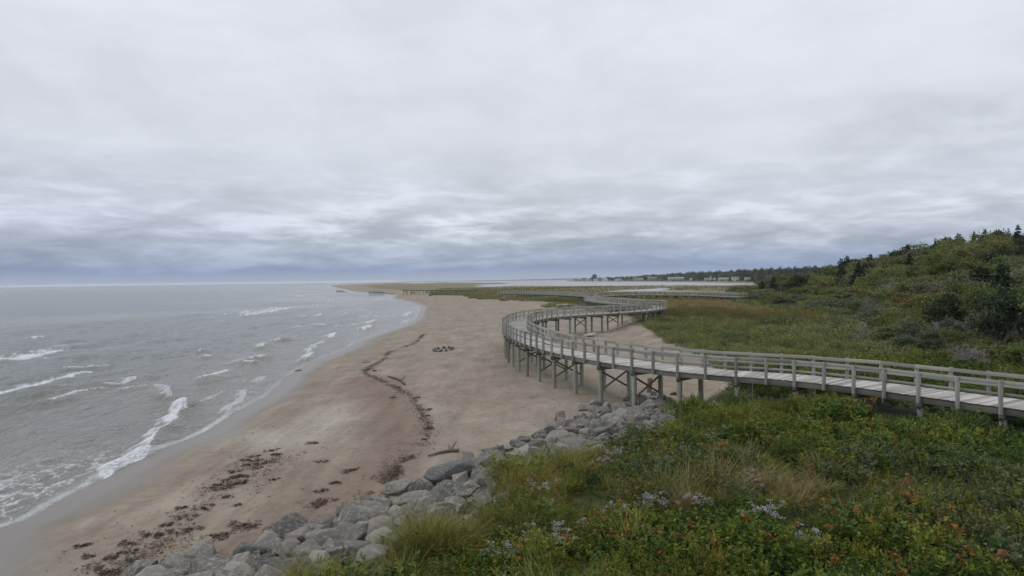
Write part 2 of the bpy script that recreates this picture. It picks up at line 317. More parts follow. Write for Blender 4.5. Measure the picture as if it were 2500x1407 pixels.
# ---------------------------------------------------------------- water
def foam_lines():
    # (points with half-width in metres, strength)
    L = []
    L.append(([(-56.33,72.89),(-54.69,74.16),(-52.6,74.29),(-53.12,78.29),(-54.52,83.79)], 1.6, 3.6, 1.0))
    L.append(([(-37.09,47.91),(-36.98,50.07),(-37.05,52.25),(-37.16,55.27),(-37.45,58.91),(-38.11,62.29)], 0.7, 1.8, 1.0))
    L.append(([(-42.21,65.22),(-40.45,65.93),(-39.92,68.36)], 0.45, 0.8, 0.8))
    L.append(([(-32.34,55.49),(-31.39,55.84),(-31.68,58.14)], 0.35, 1.0, 0.75))
    L.append(([(-31.84,47.83),(-31.83,49.49),(-32.09,51.66),(-31.45,53.74)], 0.22, 0.4, 0.9))
    L.append(([(-29.5,52.97),(-28.98,54.35),(-27.7,53.42),(-25.75,51.69),(-24.35,49.76)], 0.3, 0.6, 0.6))
    L.append(([(-36.88,81.97),(-36.81,82.91)], 0.5, 0.6, 0.9)); L.append(([(-33.64,75.54),(-33.4,75.91)], 0.5, 0.6, 1.0))
    L.append(([(-25.5,57.33),(-25.26,59.73),(-25.34,62.1)], 0.5, 1.0, 0.9))
    L.append(([(-21.06,44.9),(-20.29,42.02),(-19.16,38.9),(-18.85,37.23),(-17.76,33.9),(-17.37,31.65),(-17.27,29.88),(-17.02,28.75)], 0.30, 0.75, 1.0))
    L.append(([(-21.27,44.35),(-21.02,44.75)], 0.5, 0.7, 1.0))
    L.append(([(-73.17,188.46),(-76.12,204.44)], 1.3, 1.5, 1.0))
    L.append(([(-66.59,179.93),(-67.01,191.45),(-68.24,207.58),(-71.06,223.8)], 2.2, 6.0, 1.0))
    L.append(([(-48.46,158.06),(-46.53,161.05),(-45.25,164.34)], 0.7, 1.2, 0.8)); L.append(([(-45.23,162.51),(-45.7,166.33)], 1.0, 1.2, 1.0))
    L.append(([(-67.63,252.35),(-67.74,236.61),(-70.58,230.42)], 1.5, 4.0, 0.6))
    L.append(([(-144.14,444.5),(-126.99,423.05),(-116.26,411.49),(-106.1,400.54)], 3.0, 6.0, 0.85))
    L.append(([(-245.89,800.74),(-229.15,801.5)], 5.0, 8.0, 0.8)); L.append(([(-199.39,605.15),(-193.86,621.66)], 3.0, 6.0, 0.6)); L.append(([(-509.86,1683.4),(-498.78,1785.59)], 12, 12, 0.8))
    L.append(([(-44.89,196.24),(-41.66,197.9)], 1.5, 3.0, 0.75)); L.append(([(-33.61,157.81),(-30.81,160.64)], 1.2, 2.2, 0.8))
    L.append(([(-28.92,129.56),(-27.32,134.11),(-28.04,140.91)], 0.9, 1.8, 0.85)); L.append(([(-24.61,116),(-25.03,122.09)], 0.9, 1.2, 1.0))
    L.append(([(-25.89,98.47),(-26.99,106.01)], 0.8, 1.0, 1.0)); L.append(([(-23.26,79.3),(-23.99,83.14),(-25.11,91.95)], 0.4, 0.8, 0.75))
    L.append(([(-21.32,71.78),(-21.89,74.91),(-22.31,77.44)], 0.5, 0.8, 0.9)); L.append(([(-38.68,121.63),(-38.09,122.03)], 0.9, 1.0, 0.9))
    L.append(([(-31.93,94.19),(-31.5,94.75)], 0.6, 0.8, 0.9)); L.append(([(-30.57,84.02),(-30.79,86.6)], 0.6, 0.9, 0.9))
    L.append(([(-26.47,71.65),(-26.24,73.48)], 0.5, 0.8, 0.9)); L.append(([(-25.86,68.14),(-25.53,68.76)], 0.5, 0.7, 0.9))
    L.append(([(-36.25,125.38),(-33.76,127.09),(-32.17,127.34)], 0.7, 1.2, 0.7)); L.append(([(-24.31,160.77),(-25.86,179.55)], 1.0, 1.6, 0.8)); L.append(([(-20.79,132.7),(-21,142.14)], 0.6, 1.2, 0.7))
    L.append(([(-70.46,102.68),(-71.26,104.94)], 0.8, 1.0, 0.9)); L.append(([(-20.63,56.2),(-20.92,58.33)], 0.6, 1.2, 0.5)); L.append(([(-27.74,68.02),(-27.29,71.03)], 0.4, 1.0, 0.45))
    L.append(([(-17.53,42.86),(-18.32,46.48),(-19.56,50.81)], 0.25, 0.6, 0.6)); L.append(([(-20.94,45.92),(-20.87,48.28),(-21.19,51.5)], 0.2, 0.5, 0.5))
    L.append(([(-62.38,246.24),(-57.55,257.08)], 2, 3, 0.5)); L.append(([(-85.29,353.31),(-73.18,355.1)], 3, 5, 0.5)); L.append(([(-88.17,318.59),(-81.32,328.82)], 3, 5, 0.4))
    return L
def side_dist(x, y, pl):
    best = np.full(x.shape, 1e18); sg = np.zeros(x.shape)
    for (x0, y0), (x1, y1) in zip(pl[:-1], pl[1:]):
        dx, dy = x1 - x0, y1 - y0; L = dx * dx + dy * dy + 1e-12
        t = np.clip(((x - x0) * dx + (y - y0) * dy) / L, 0, 1)
        d2 = (x - x0 - t * dx)**2 + (y - y0 - t * dy)**2
        c = (dx * (y - y0) - dy * (x - x0))
        if dy < 0: c = -c
        u = d2 < best; best = np.where(u, d2, best); sg = np.where(u, c, sg)
    return np.sqrt(best), sg > 0          # True: seaward (left) side
tw = np.radians(np.concatenate([np.arange(-75, -39, 0.8), np.arange(-39, 39.01, 0.10), np.arange(40, 76, 1.0)]))
ys = np.arange(470, 1.2, -0.75)
Dw = np.concatenate([696 * 8 / ys, [6000, 8000, 12000, 20000, 40000]])
WX, WY, WF = grid_mesh(tw, Dw)
wD = np.hypot(WX, WY)
wg = ground_z(WX, WY)
wsd = poly_sd(WX, WY, SEA)                      # positive out at sea
x_, y_ = WX, WY
warp = 6 * (fbm(x_ * 0.05, y_ * 0.05, 101, 3) - 0.5)
nearf = sstep(420, 120, wD)
deep = sstep(0.3, 14, wsd)
ph = (x_ * 0.93 + y_ * 0.12 + warp * 1.6) * (2 * math.pi / 9.5)
sw = (0.5 + 0.5 * np.sin(ph))**2.2 * (0.35 + 0.9 * fbm(x_ * 0.09, y_ * 0.045, 111, 3))
chop = fbm(x_ * 0.55 + warp, y_ * 0.22, 121, 4) - 0.5
chop2 = fbm(x_ * 1.6, y_ * 0.8, 131, 3) - 0.5
WZ = nearf * (deep * (0.42 * sw + 0.62 * chop) + (0.15 + 0.85 * deep) * 0.20 * chop2) * (wsd > 0)
foam = np.zeros_like(WX)
fn = fbm(x_ * 1.5, y_ * 0.6, 141, 4); fn2 = fbm(x_ * 4.5, y_ * 1.8, 151, 4)
fnf = fbm(x_ * 0.12, y_ * 0.05, 161, 4)
sel = np.where((wsd > -6) & (wD < 3000))[0]
sx, sy = x_[sel], y_[sel]
jit = 0.9 * (fbm(sx * 0.5, sy * 0.5, 171, 3) - 0.5)
for pl, wa, wb, st in foam_lines():
    d, seaw = side_dist(sx + jit, sy, pl)
    ridge = np.exp(-(d / (0.55 + wa * 0.8))**2)
    WZ[sel] += 0.34 * ridge * st * nearf[sel]
    w = np.where(seaw, wb * 1.35, wa * 0.6)
    core = np.clip(1.25 - d / (w + 1e-6), 0, 1)
    tex = fn[sel] * 0.55 + fn2[sel] * 0.45
    f = np.clip((core * 1.15 - np.where(seaw, 1.9, 1.15) * np.maximum(tex - 0.27, 0) * 1.5) * 2.2, 0, 1) * (core > 0) * st
    foam[sel] = np.maximum(foam[sel], f)
# swash edge and lace in the shallows
edge = np.exp(-((wsd - 0.22) / 0.20)**2) * sstep(0.35, 0.55, fbm(x_ * 0.12, y_ * 0.12, 181, 3) + 0.18)
foam = np.maximum(foam, edge * np.clip(1.3 * fn2 + 0.2, 0, 1) * 0.95 * (1 - .55 * sstep(35, 60, wD)) * (1 - .4 * sstep(.45, .6, fbm(x_ * .05, y_ * .05, 183, 2))))
cell = np.abs(fbm(x_ * 1.2, y_ * 0.9, 191, 4) - 0.5); cell2 = np.abs(fbm(x_ * 0.8 + 40, y_ * 0.7, 193, 4) - 0.5)
lace = np.clip(1 - np.minimum(cell, cell2) / 0.03, 0, 1)
LACE = [(-18.58,24.26),(-18.56,25.83),(-18.76,28.48),(-18.18,30.65)]
lm = np.exp(-(pl_dist(x_, y_, LACE) / 3.4)**2) * (wsd > 0)
foam = np.maximum(foam, lace * lm * 0.85)
crest = sstep(.62, .80, sw * .55 + .6 * fbm(x_ * .25, y_ * .10, 211, 3)) * sstep(.52, .66, fn) * sstep(.50, .62, fbm(x_ * .03, y_ * .02, 213, 2)) * (wsd > 2) * (wD < 260)
foam = np.maximum(foam, crest * .38)
shal = sstep(16, 1, wsd) * (wsd > 0) * (fnf > 0.42)
foam = np.maximum(foam, lace * shal * 0.28 * sstep(30, 60, wD))
ff = fbm(x_ * 0.03, y_ * 0.012, 201, 4)
foam = np.maximum(foam, 0.32 * sstep(0.5, 0.72, ff) * sstep(120, 220, wD) * sstep(140, 30, wsd) * (wsd > 0) * (0.4 + fn))
WZ = WZ + 0.03
WZ = np.where(wsd < 0.8, WZ * sstep(-0.2, 0.8, wsd) + 0.012 * sstep(0.8, -0.2, wsd), WZ)
shallow = sstep(26, 0, wsd)
def water_material(name, chopamp):
    m, nt, b = new_mat(name)
    P = pos(nt)
    fo = attr(nt, 'foam')[2]; sh = attr(nt, 'shallow')[2]
    n = noise(nt, P, 0.06, 3, 0.6)
    deepc = mixc(nt, n, (0.142, 0.152, 0.145), (0.192, 0.198, 0.186))
    wcol = mixc(nt, sh, deepc, (0.205, 0.198, 0.175))
    nf = noise(nt, P, 5.0, 4, 0.65)
    fm = math_(nt, 'MULTIPLY', fo, ramp(nt, nf, [(0.3, 0.55), (0.6, 1.0)]), True)
    col = mixc(nt, fm, wcol, (0.74, 0.76, 0.78))
    setc(nt, b, 'Base Color', col)
    setc(nt, b, 'Roughness', math_(nt, 'ADD', 0.16, math_(nt, 'MULTIPLY', fm, 0.6), True))
    b.inputs['IOR'].default_value = 1.33
    b.inputs['Specular IOR Level'].default_value = 0.5
    st = N(nt, 'ShaderNodeVectorMath', {0: P, 1: (1.0, 0.42, 1.0)}, operation='MULTIPLY').outputs[0]
    w1 = noise(nt, st, 0.75, 5, 0.62, 0.4); w2 = noise(nt, st, 3.2, 4, 0.6, 0.3); w0 = noise(nt, st, 0.10, 3, 0.6, 0.3)
    h = math_(nt, 'ADD', math_(nt, 'ADD', math_(nt, 'MULTIPLY', w1, 1.0), math_(nt, 'MULTIPLY', w2, 0.28)), math_(nt, 'MULTIPLY', w0, 2.2))
    bump(nt, b, h, 1.0, chopamp)
    return m
bsd = np.maximum(poly_sd(WX, WY, BAY), poly_sd(WX, WY, CREEK))
keep = (wg < 0.35)
fk = keep[WF].any(1)
isbay = (bsd[WF].max(1) > -12) & (wsd[WF].max(1) < 0)
def sub_mesh(name, mask, mat, z):
    F = WF[mask]; u, inv = np.unique(F, return_inverse=True)
    return mesh_np(name, np.stack([WX[u], WY[u], z[u]], 1), inv.reshape(F.shape), mat, True, dict(foam=foam[u], shallow=shallow[u]))
sea = ob('sea', sub_mesh('sea', fk & ~isbay, water_material('sea_water', 0.85), WZ)); tag(sea, 'grey choppy sea with small white breakers', kind='structure')
bay = ob('bay', sub_mesh('bay', fk & isbay, water_material('bay_water', 0.16), np.full_like(WZ, 0.02))); tag(bay, 'calm pale bay and marsh creek behind the dunes', kind='structure')

# ---------------------------------------------------------------- materials for things
def wood_material(name, dark, light, green=0.0):
    m, nt, b = new_mat(name)
    oc = N(nt, 'ShaderNodeTexCoord').outputs['Object']
    P = pos(nt); r = orand(nt)
    st = N(nt, 'ShaderNodeVectorMath', {0: P, 1: (6, 6, 6)}, operation='MULTIPLY').outputs[0]
    sv = N(nt, 'ShaderNodeVectorMath', {0: oc, 1: (3.0, 14.0, 14.0)}, operation='MULTIPLY').outputs[0]
    sv = N(nt, 'ShaderNodeVectorMath', {0: sv, 1: N(nt, 'ShaderNodeCombineXYZ', {0: math_(nt, 'MULTIPLY', r, 91.0), 1: r, 2: r}).outputs[0]}, operation='ADD').outputs[0]
    g = noise(nt, sv, 1.0, 5, 0.65); s = noise(nt, st, 0.5, 4, 0.6)
    t = math_(nt, 'ADD', math_(nt, 'MULTIPLY', g, 0.45), math_(nt, 'ADD', math_(nt, 'MULTIPLY', s, 0.25), math_(nt, 'MULTIPLY', r, 0.46)))
    col = ramp(nt, t, [(0.27, dark), (0.84, light)])
    if green:
        col = mixc(nt, math_(nt, 'MULTIPLY', ramp(nt, s, [(0.4, 0.0), (0.65, 1.0)]), green), col, (0.15, 0.165, 0.12))
    setc(nt, b, 'Base Color', col); b.inputs['Roughness'].default_value = 0.85; b.inputs['Specular IOR Level'].default_value = 0.25
    bump(nt, b, g, 0.35, 0.01)
    return m
M = {}
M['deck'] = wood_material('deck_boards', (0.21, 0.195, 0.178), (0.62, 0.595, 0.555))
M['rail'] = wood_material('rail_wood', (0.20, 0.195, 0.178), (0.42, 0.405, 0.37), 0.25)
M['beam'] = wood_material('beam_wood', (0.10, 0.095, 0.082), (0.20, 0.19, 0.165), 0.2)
M['pile'] = wood_material('pile_wood', (0.21, 0.215, 0.18), (0.38, 0.385, 0.33), 0.5)
BOX = {k: box_mesh('timber_' + k, M[k]) for k in M}

# ---------------------------------------------------------------- boardwalk
def spline(pts, step):
    P = np.array(pts, float); out = []
    P = np.vstack([2 * P[0] - P[1], P, 2 * P[-1] - P[-2]])
    for i in range(1, len(P) - 2):
        p0, p1, p2, p3 = P[i - 1:i + 3]
        for t in np.linspace(0, 1, 24, endpoint=False):
            out.append(0.5 * ((2 * p1) + (-p0 + p2) * t + (2 * p0 - 5 * p1 + 4 * p2 - p3) * t * t + (-p0 + 3 * p1 - 3 * p2 + p3) * t**3))
    out.append(P[-2]); out = np.array(out)
    s = np.concatenate([[0], np.cumsum(np.linalg.norm(np.diff(out[:, :2], axis=0), axis=1))])
    q = np.arange(0, s[-1], step)
    return np.stack([np.interp(q, s, out[:, k]) for k in range(out.shape[1])], 1)
def frames(pts):
    d = np.gradient(pts[:, :2], axis=0); d /= np.linalg.norm(d, axis=1)[:, None]
    return d, np.stack([d[:, 1], -d[:, 0]], 1)          # direction, right-hand normal
class Walk:
    """timber walkway: separate parts up to arc length `split`, joined lots beyond it"""
    def __init__(s, root, split, hw=1.15):
        s.root = root; s.base = np.array(root.location); s.split = split; s.hw = hw; s.far = {}; s.cnt = {}
        s.rng = random.Random(5)
    def beam(s, name, a, b, w, h, key, near, roll_up=(0, 0, 1)):
        """timber from a to b; w is the horizontal thickness, h the height of its section"""
        a = np.array(a, float); b = np.array(b, float); d = b - a; L = np.linalg.norm(d); d /= L
        up = np.array(roll_up, float); side = np.cross(up, d); side /= np.linalg.norm(side) + 1e-9; up = np.cross(d, side)
        c = (a + b) / 2
        s.cnt[name] = s.cnt.get(name, 0) + 1
        if near and s.cnt[name] <= 300:
            M4 = Matrix(((d[0], side[0], up[0]), (d[1], side[1], up[1]), (d[2], side[2], up[2])))
            o = ob(name, BOX[key], s.root, tuple(c - s.base), M4.to_euler(), (L, w, h))
            return o
        s.far.setdefault((name, key), MB()).quadbox(c - s.base, d * L / 2, side * w / 2, up * h / 2)
    def run(s, pts, planks=True, rails=True, post_step=1.4, z_min_pile=0.25):
        q = spline(pts, post_step); d, n = frames(q); hw = s.hw; rng = s.rng
        arc = np.arange(len(q)) * post_step
        gzs = {side: ground_z(q[:, 0] + side * n[:, 0] * (hw - 0.12), q[:, 1] + side * n[:, 1] * (hw - 0.12)) for side in (-1, 1)}
        for side in (-1, 1):
            e = np.column_stack([q[:, :2] + side * n * hw, q[:, 2]])
            for i in range(len(q)):
                near = arc[i] < s.split
                if rails:
                    t = (rng.uniform(-.022, .022), rng.uniform(-.022, .022))
                    o = s.beam('post', (e[i, 0], e[i, 1], e[i, 2] - 0.27), (e[i, 0] + t[0], e[i, 1] + t[1], e[i, 2] + 0.93 + rng.uniform(-.03, .03)), 0.145, 0.105, 'rail', near, (d[i, 0], d[i, 1], 0))
            for i in range(0, len(q) - 1):
                near = arc[i] < s.split; k = -side * 0.085
                a = e[i].copy(); b = e[i + 1].copy(); a[:2] += n[i] * k; b[:2] += n[i + 1] * k
                ex = (b - a) * 0.012
                if rails:
                    j = rng.uniform(-.018, .018)
                    s.beam('top_rail', a - ex + (0, 0, 0.85 + j), b + ex + (0, 0, 0.85 + rng.uniform(-.008, .008)), 0.045, 0.15, 'rail', near)
                    s.beam('middle_rail', a - ex + (0, 0, 0.44 + j), b + ex + (0, 0, 0.44), 0.042, 0.095, 'rail', near)
                a2 = e[i].copy(); b2 = e[i + 1].copy(); a2[:2] += n[i] * (-side * 0.115); b2[:2] += n[i + 1] * (-side * 0.115)
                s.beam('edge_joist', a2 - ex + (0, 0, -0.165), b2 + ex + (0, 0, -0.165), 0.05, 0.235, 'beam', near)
        for i in range(0, len(q), 2):
            near = arc[i] < s.split
            zc = q[i, 2] - 0.285 - 0.10
            A = q[i, :2] - n[i] * (hw + 0.05); B = q[i, :2] + n[i] * (hw + 0.05)
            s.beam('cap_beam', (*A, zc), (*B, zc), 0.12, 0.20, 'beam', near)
            feet = []
            for side in (-1, 1):
                p = q[i, :2] + side * n[i] * (hw - 0.16); g = gzs[side][i]
                top = zc - 0.10
                feet.append((p, g, top))
                if top - g > 0.05:
                    j = rng.uniform(-.03, .03)
                    s.beam('pile', (p[0] + j, p[1], g - 0.5), (p[0], p[1], top), 0.19, 0.19, 'pile', near, (d[i, 0], d[i, 1], 0))
            hgt = min(f[2] - f[1] for f in feet)
            if hgt > 0.85 and (i // 2) % 3 != 2 and (i // 2) % 5 != 1 and not (arc[i] > 62 and (i // 2) % 2):
                (pa, ga, ta), (pb, gb, tb) = feet; off = d[i] * 0.12
                lo = max(ga, gb) + max(0.15, (ta - ga) - 1.15)
                for sg, (p0, p1) in ((1, (pa, pb)), (-1, (pb, pa))):
                    o_ = off * (1 if sg > 0 else -1)
                    s.beam('brace', (p0[0] + o_[0], p0[1] + o_[1], ta - 0.05), (p1[0] + o_[0], p1[1] + o_[1], lo), 0.04, 0.105, 'beam', near)
        # inner joists below the planks
        for off in (-0.4, 0.4):
            for i in range(0, len(q) - 1):
                a = np.array([*(q[i, :2] + n[i] * off), q[i, 2] - 0.165]); b = np.array([*(q[i + 1, :2] + n[i + 1] * off), q[i + 1, 2] - 0.165])
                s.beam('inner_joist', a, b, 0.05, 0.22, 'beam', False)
        if planks:
            pq = spline(pts, 0.15); pd, pn = frames(pq)
            for i in range(len(pq)):
                a = pq[i, :2] - pn[i] * (hw - 0.062 + rng.uniform(-.012, .008)); b = pq[i, :2] + pn[i] * (hw - 0.062 + rng.uniform(-.012, .008))
                z = pq[i, 2] - 0.024 + rng.uniform(-.004, .004)
                s.beam('plank', (*a, z), (*b, z), 0.136, 0.042, 'deck', True)
    def done(s):
        for (name, key), mb in s.far.items():
            o = mb.build(name, M[key], s.root); tag(o, kind='stuff')
WALK_MAIN = [(22.6, 17.9, 3.32), (20.3, 21.5, 3.32), (18.35, 24.5, 3.32), (16.75, 27.1, 3.32), (15.1, 29.9, 3.32), (12.85, 32.35, 3.32), (10.45, 34.1, 3.32), (8.7, 35.75, 3.32), (7.05, 37.9, 3.32), (5.75, 40.2, 3.32), (4.65, 42.6, 3.32), (3.5, 45.3, 3.33),
             (2.6, 48.3, 3.34), (1.7, 51.8, 3.36), (1.0, 55.8, 3.38), (0.5, 60.2, 3.41), (0.25, 65.0, 3.44), (0.45, 70.2, 3.47), (1.05, 74.8, 3.5), (2.2, 79.0, 3.53), (4.0, 82.6, 3.55), (6.3, 85.2, 3.57), (9.1, 87.5, 3.58), (12.2, 89.7, 3.59), (15.9, 92.6, 3.6), (19.3, 97.0, 3.62), (21.5, 102.0, 3.62),
             (22.2, 107.0, 3.62), (21.3, 113.0, 3.62), (19.6, 121.0, 3.6), (18.0, 130.0, 3.58), (16.9, 138.0, 3.57), (16.4, 146.0, 3.57), (17.2, 154.0, 3.57), (18.7, 162.0, 3.57), (19.6, 171.0, 3.57), (19.0, 181.0, 3.57), (16.8, 192.0, 3.58), (13.3, 203.0, 3.6), (8.5, 214.0, 3.6), (2.5, 223.0, 3.6), (-4.5, 231.0, 3.6)]
root = empty('boardwalk', (9, 35, 1.25))
tag(root, 'long winding weathered grey timber boardwalk on piles, snaking over the beach in S-curves', 'boardwalk')
wk = Walk(root, 122.0); wk.run(WALK_MAIN); wk.done()
root = empty('boardwalk', (36, 184, 2.2))
tag(root, 'straight low side boardwalk crossing the marsh towards the wooded hill', 'boardwalk')
wk = Walk(root, 0.0); wk.run([(20.6, 172, 3.57), (22.5, 180, 3.57), (26, 185.5, 3.57), (31, 187.2, 3.57), (36.5, 186.8, 3.55), (42, 183.0, 3.53), (47, 177.0, 3.5), (50.5, 168, 3.45), (53, 159, 3.4)]); wk.done()
root = empty('boardwalk', (-37, 360, 2.0))
tag(root, 'distant dark line of boardwalk over the far dune grass', 'boardwalk')
wk = Walk(root, 0.0); wk.run([(-18, 342, 3.45), (-28, 352, 3.45), (-40, 362, 3.45), (-52, 372, 3.45), (-60, 380, 3.45)], rails=False, post_step=1.8); wk.done()
# raised lookout at the end of the dunes
def lookout(name, x, y, w, d, top, label):
    g = gz1(x, y); r = empty(name, (x, y, g)); tag(r, label, 'platform')
    for i in range(5):
        for j in (0, 1):
            mb = MB(); px = -w / 2 + w * i / 4; py = -d / 2 + d * j; mb.box(px - .14, px + .14, py - .14, py + .14, -0.6, top); mb.build('pile', M['pile'], r)
    mb = MB(); mb.box(-w / 2 - .4, w / 2 + .4, -d / 2 - .4, d / 2 + .4, top + .004, top + .35); mb.build('deck', M['beam'], r)
    for i in range(9):
        mb = MB(); px = -w / 2 + w * i / 8; mb.box(px - .07, px + .07, -d / 2 - .5, -d / 2 - .41, top + .05, top + 1.35); mb.build('post', M['rail'], r)
    for z in (0.75, 1.3):
        mb = MB(); mb.box(-w / 2 - .4, w / 2 + .4, -d / 2 - .40, -d / 2 - .34, top + z, top + z + .14); mb.build('rail', M['rail'], r)
    mb = MB()
    for i in range(8):
        mb.quadbox((w / 2 + .4 + .5 + i * 1.15, 0, top - .05 - i * .16), (.62, 0, -.08), (0, d / 2 * .5, 0), (0, 0, .10))
    mb.build('ramp', M['beam'], r)
lookout('lookout_platform', -84, 432, 8, 5, 1.7, 'dark raised timber lookout platform at the far end of the beach')
lookout('lookout_platform', -138, 560, 5, 4, 1.4, 'farthest small timber platform on the spit near the waterline')

# ---------------------------------------------------------------- foliage building blocks
def unit(v): return v / (np.linalg.norm(v, axis=-1, keepdims=True) + 1e-9)
def leaves(rs, c, dirs, length, width, fold=0.25):
    """diamond leaves: base at c, pointing along dirs"""
    n = len(c); dirs = unit(dirs); a = unit(np.cross(dirs, rs.normal(size=(n, 3)))); nn = np.cross(dirs, a)
    L = np.asarray(length).reshape(-1, 1) * np.ones((n, 1)); Wd = np.asarray(width).reshape(-1, 1) * np.ones((n, 1))
    mid = c + dirs * L * 0.5
    V = np.stack([c, mid + a * Wd * .5 + nn * Wd * fold, c + dirs * L, mid - a * Wd * .5 + nn * Wd * fold], 1).reshape(-1, 3)
    return V, np.arange(4 * n).reshape(n, 4)
def blades(rs, base, az, lean, height, width, seg=3, droop=0.8):
    n = len(base); V = []; 
    out = np.stack([np.cos(az), np.sin(az), np.zeros(n)], 1); side = np.stack([-np.sin(az), np.cos(az), np.zeros(n)], 1)
    tw = rs.uniform(-.8, .8, n)[:, None]; side = side * np.cos(tw) + out * np.sin(tw)
    for k in range(seg + 1):
        t = k / seg
        p = base + out * (lean * height * (t * 0.35 + droop * t * t))[:, None] + np.array([0, 0, 1.0]) * (height * (t - 0.28 * lean * t * t))[:, None]
        w = (width * (1 - t)**0.7 * 0.5 + 0.0008)[:, None]
        V += [p - side * w, p + side * w]
    V = np.stack(V, 1).reshape(-1, 3); m = 2 * (seg + 1)
    F = np.concatenate([np.stack([np.arange(n) * m + 2 * k, np.arange(n) * m + 2 * k + 1, np.arange(n) * m + 2 * k + 3, np.arange(n) * m + 2 * k + 2], 1) for k in range(seg)])
    return V, F
def join(*parts):
    V = []; F = []; o = 0
    for v, f in parts: V.append(v); F.append(f + o); o += len(v)
    return np.concatenate(V), np.concatenate(F)
def leaf_material(name, cols, var=0.12, scale=0.35, rough=0.7, tip=None):
    """albedo wanders between the colours with world position and from plant to plant"""
    m, nt, b = new_mat(name)
    n = noise(nt, pos(nt), scale, 4, 0.6)
    r = orand(nt)
    t = math_(nt, 'ADD', math_(nt, 'MULTIPLY', n, 0.9), math_(nt, 'MULTIPLY', math_(nt, 'SUBTRACT', r, 0.5), 0.45))
    k = len(cols)
    col = ramp(nt, t, [(0.28 + 0.5 * i / max(k - 1, 1), c) for i, c in enumerate(cols)])
    fine = noise(nt, pos(nt), 9.0, 2, 0.5)
    col = mixc(nt, 1.0, col, ramp(nt, fine, [(0.3, 1 - var * 2), (0.7, 1 + var * 2)]), 'MULTIPLY')
    setc(nt, b, 'Base Color', col); b.inputs['Roughness'].default_value = rough; b.inputs['Specular IOR Level'].default_value = 0.22
    tr = N(nt, 'ShaderNodeBsdfTranslucent', {0: col}); out = [x for x in nt.nodes if x.type == 'OUTPUT_MATERIAL'][0]
    mx = N(nt, 'ShaderNodeMixShader', {0: 0.22, 1: b.outputs[0], 2: tr.outputs[0]}); nt.links.new(mx.outputs[0], out.inputs[0])
    return m
M['forb'] = leaf_material('forb_leaves', [(0.070, 0.114, 0.017), (0.128, 0.176, 0.025), (0.192, 0.212, 0.034), (0.252, 0.226, 0.042)])
M['olive'] = leaf_material('olive_leaves', [(0.105, 0.138, 0.024), (0.165, 0.185, 0.032), (0.225, 0.192, 0.040), (0.225, 0.125, 0.038)])
M['darkleaf'] = leaf_material('dark_leaves', [(0.038, 0.082, 0.018), (0.068, 0.122, 0.026), (0.102, 0.160, 0.034)])
M['greyleaf'] = leaf_material('grey_leaves', [(0.110, 0.138, 0.066), (0.165, 0.185, 0.098)])
M['rust'] = leaf_material('rust_leaves', [(0.150, 0.145, 0.030), (0.220, 0.150, 0.032), (0.250, 0.118, 0.034), (0.150, 0.080, 0.032)], 0.15, 1.2)
M['grass'] = leaf_material('green_grass', [(0.135, 0.162, 0.042), (0.200, 0.212, 0.058), (0.275, 0.238, 0.080)])
M['tan'] = leaf_material('tan_grass', [(0.230, 0.190, 0.075), (0.320, 0.250, 0.110), (0.390, 0.300, 0.150)])
M['yellowgrass'] = leaf_material('yellow_green_grass', [(0.170, 0.175, 0.045), (0.260, 0.230, 0.062), (0.340, 0.265, 0.085)])
M['dune'] = leaf_material('dune_grass', [(0.150, 0.150, 0.075), (0.215, 0.195, 0.115), (0.275, 0.235, 0.150)])
M['midgreen'] = leaf_material('mid_green', [(0.150, 0.185, 0.060), (0.225, 0.250, 0.092), (0.300, 0.292, 0.122), (0.390, 0.335, 0.150)], 0.15, 0.45)
M['reed'] = leaf_material('brown_reed', [(0.150, 0.125, 0.058), (0.205, 0.150, 0.075), (0.225, 0.150, 0.080), (0.17, 0.15, 0.068)], 0.12, 0.06)
M['flower'] = leaf_material('aster_petals', [(0.46, 0.455, 0.47), (0.58, 0.575, 0.575)], 0.06, 2.0)
M['stem'] = leaf_material('plant_stems', [(0.10, 0.085, 0.045), (0.14, 0.11, 0.06)])
rs = np.random.RandomState(11)
def forb(n_stem, h, leaf_l, leaf_w, per, mat, spread=0.22, up=0.5):
    V = []; 
    parts = []
    for _ in range(n_stem):
        b = np.array([rs.normal() * spread * .6, rs.normal() * spread * .6, 0]); hh = h * rs.uniform(.65, 1.1)
        tip = b + np.array([rs.normal() * spread * .6, rs.normal() * spread * .6, hh])
        t = rs.uniform(0.15, 1, per) ** 0.75; c = b + (tip - b) * t[:, None]
        az = rs.uniform(0, 2 * math.pi, per)
        d = np.stack([np.cos(az), np.sin(az), rs.uniform(up - .5, up + .5, per)], 1)
        parts.append(leaves(rs, c, d, leaf_l * rs.uniform(.6, 1.2, per) * (1.15 - .5 * t), leaf_w * rs.uniform(.7, 1.2, per)))
    V, F = join(*parts); return mesh_np('plant', V, F, mat)
def tuft(n, h, w, r, mat, lean=(0.2, 0.9), bias=0.0):
    a = rs.uniform(0, 2 * math.pi, n); rr = r * np.sqrt(rs.uniform(0, 1, n))
    base = np.stack([rr * np.cos(a), rr * np.sin(a), np.zeros(n)], 1)
    az = a + rs.normal(0, .7, n); az = np.where(rs.uniform(0, 1, n) < bias, rs.normal(0.3, .6, n), az)
    V, F = blades(rs, base, az, rs.uniform(*lean, n), h * rs.uniform(.5, 1.1, n), w * rs.uniform(.7, 1.2, n))
    return mesh_np('tuft', V, F, mat)
def proto(name, meshes):
    col = bpy.data.collections.new(name)
    for i, me in enumerate(meshes):
        col.objects.link(bpy.data.objects.new('%s_%02d' % (name, i), me))
    return col
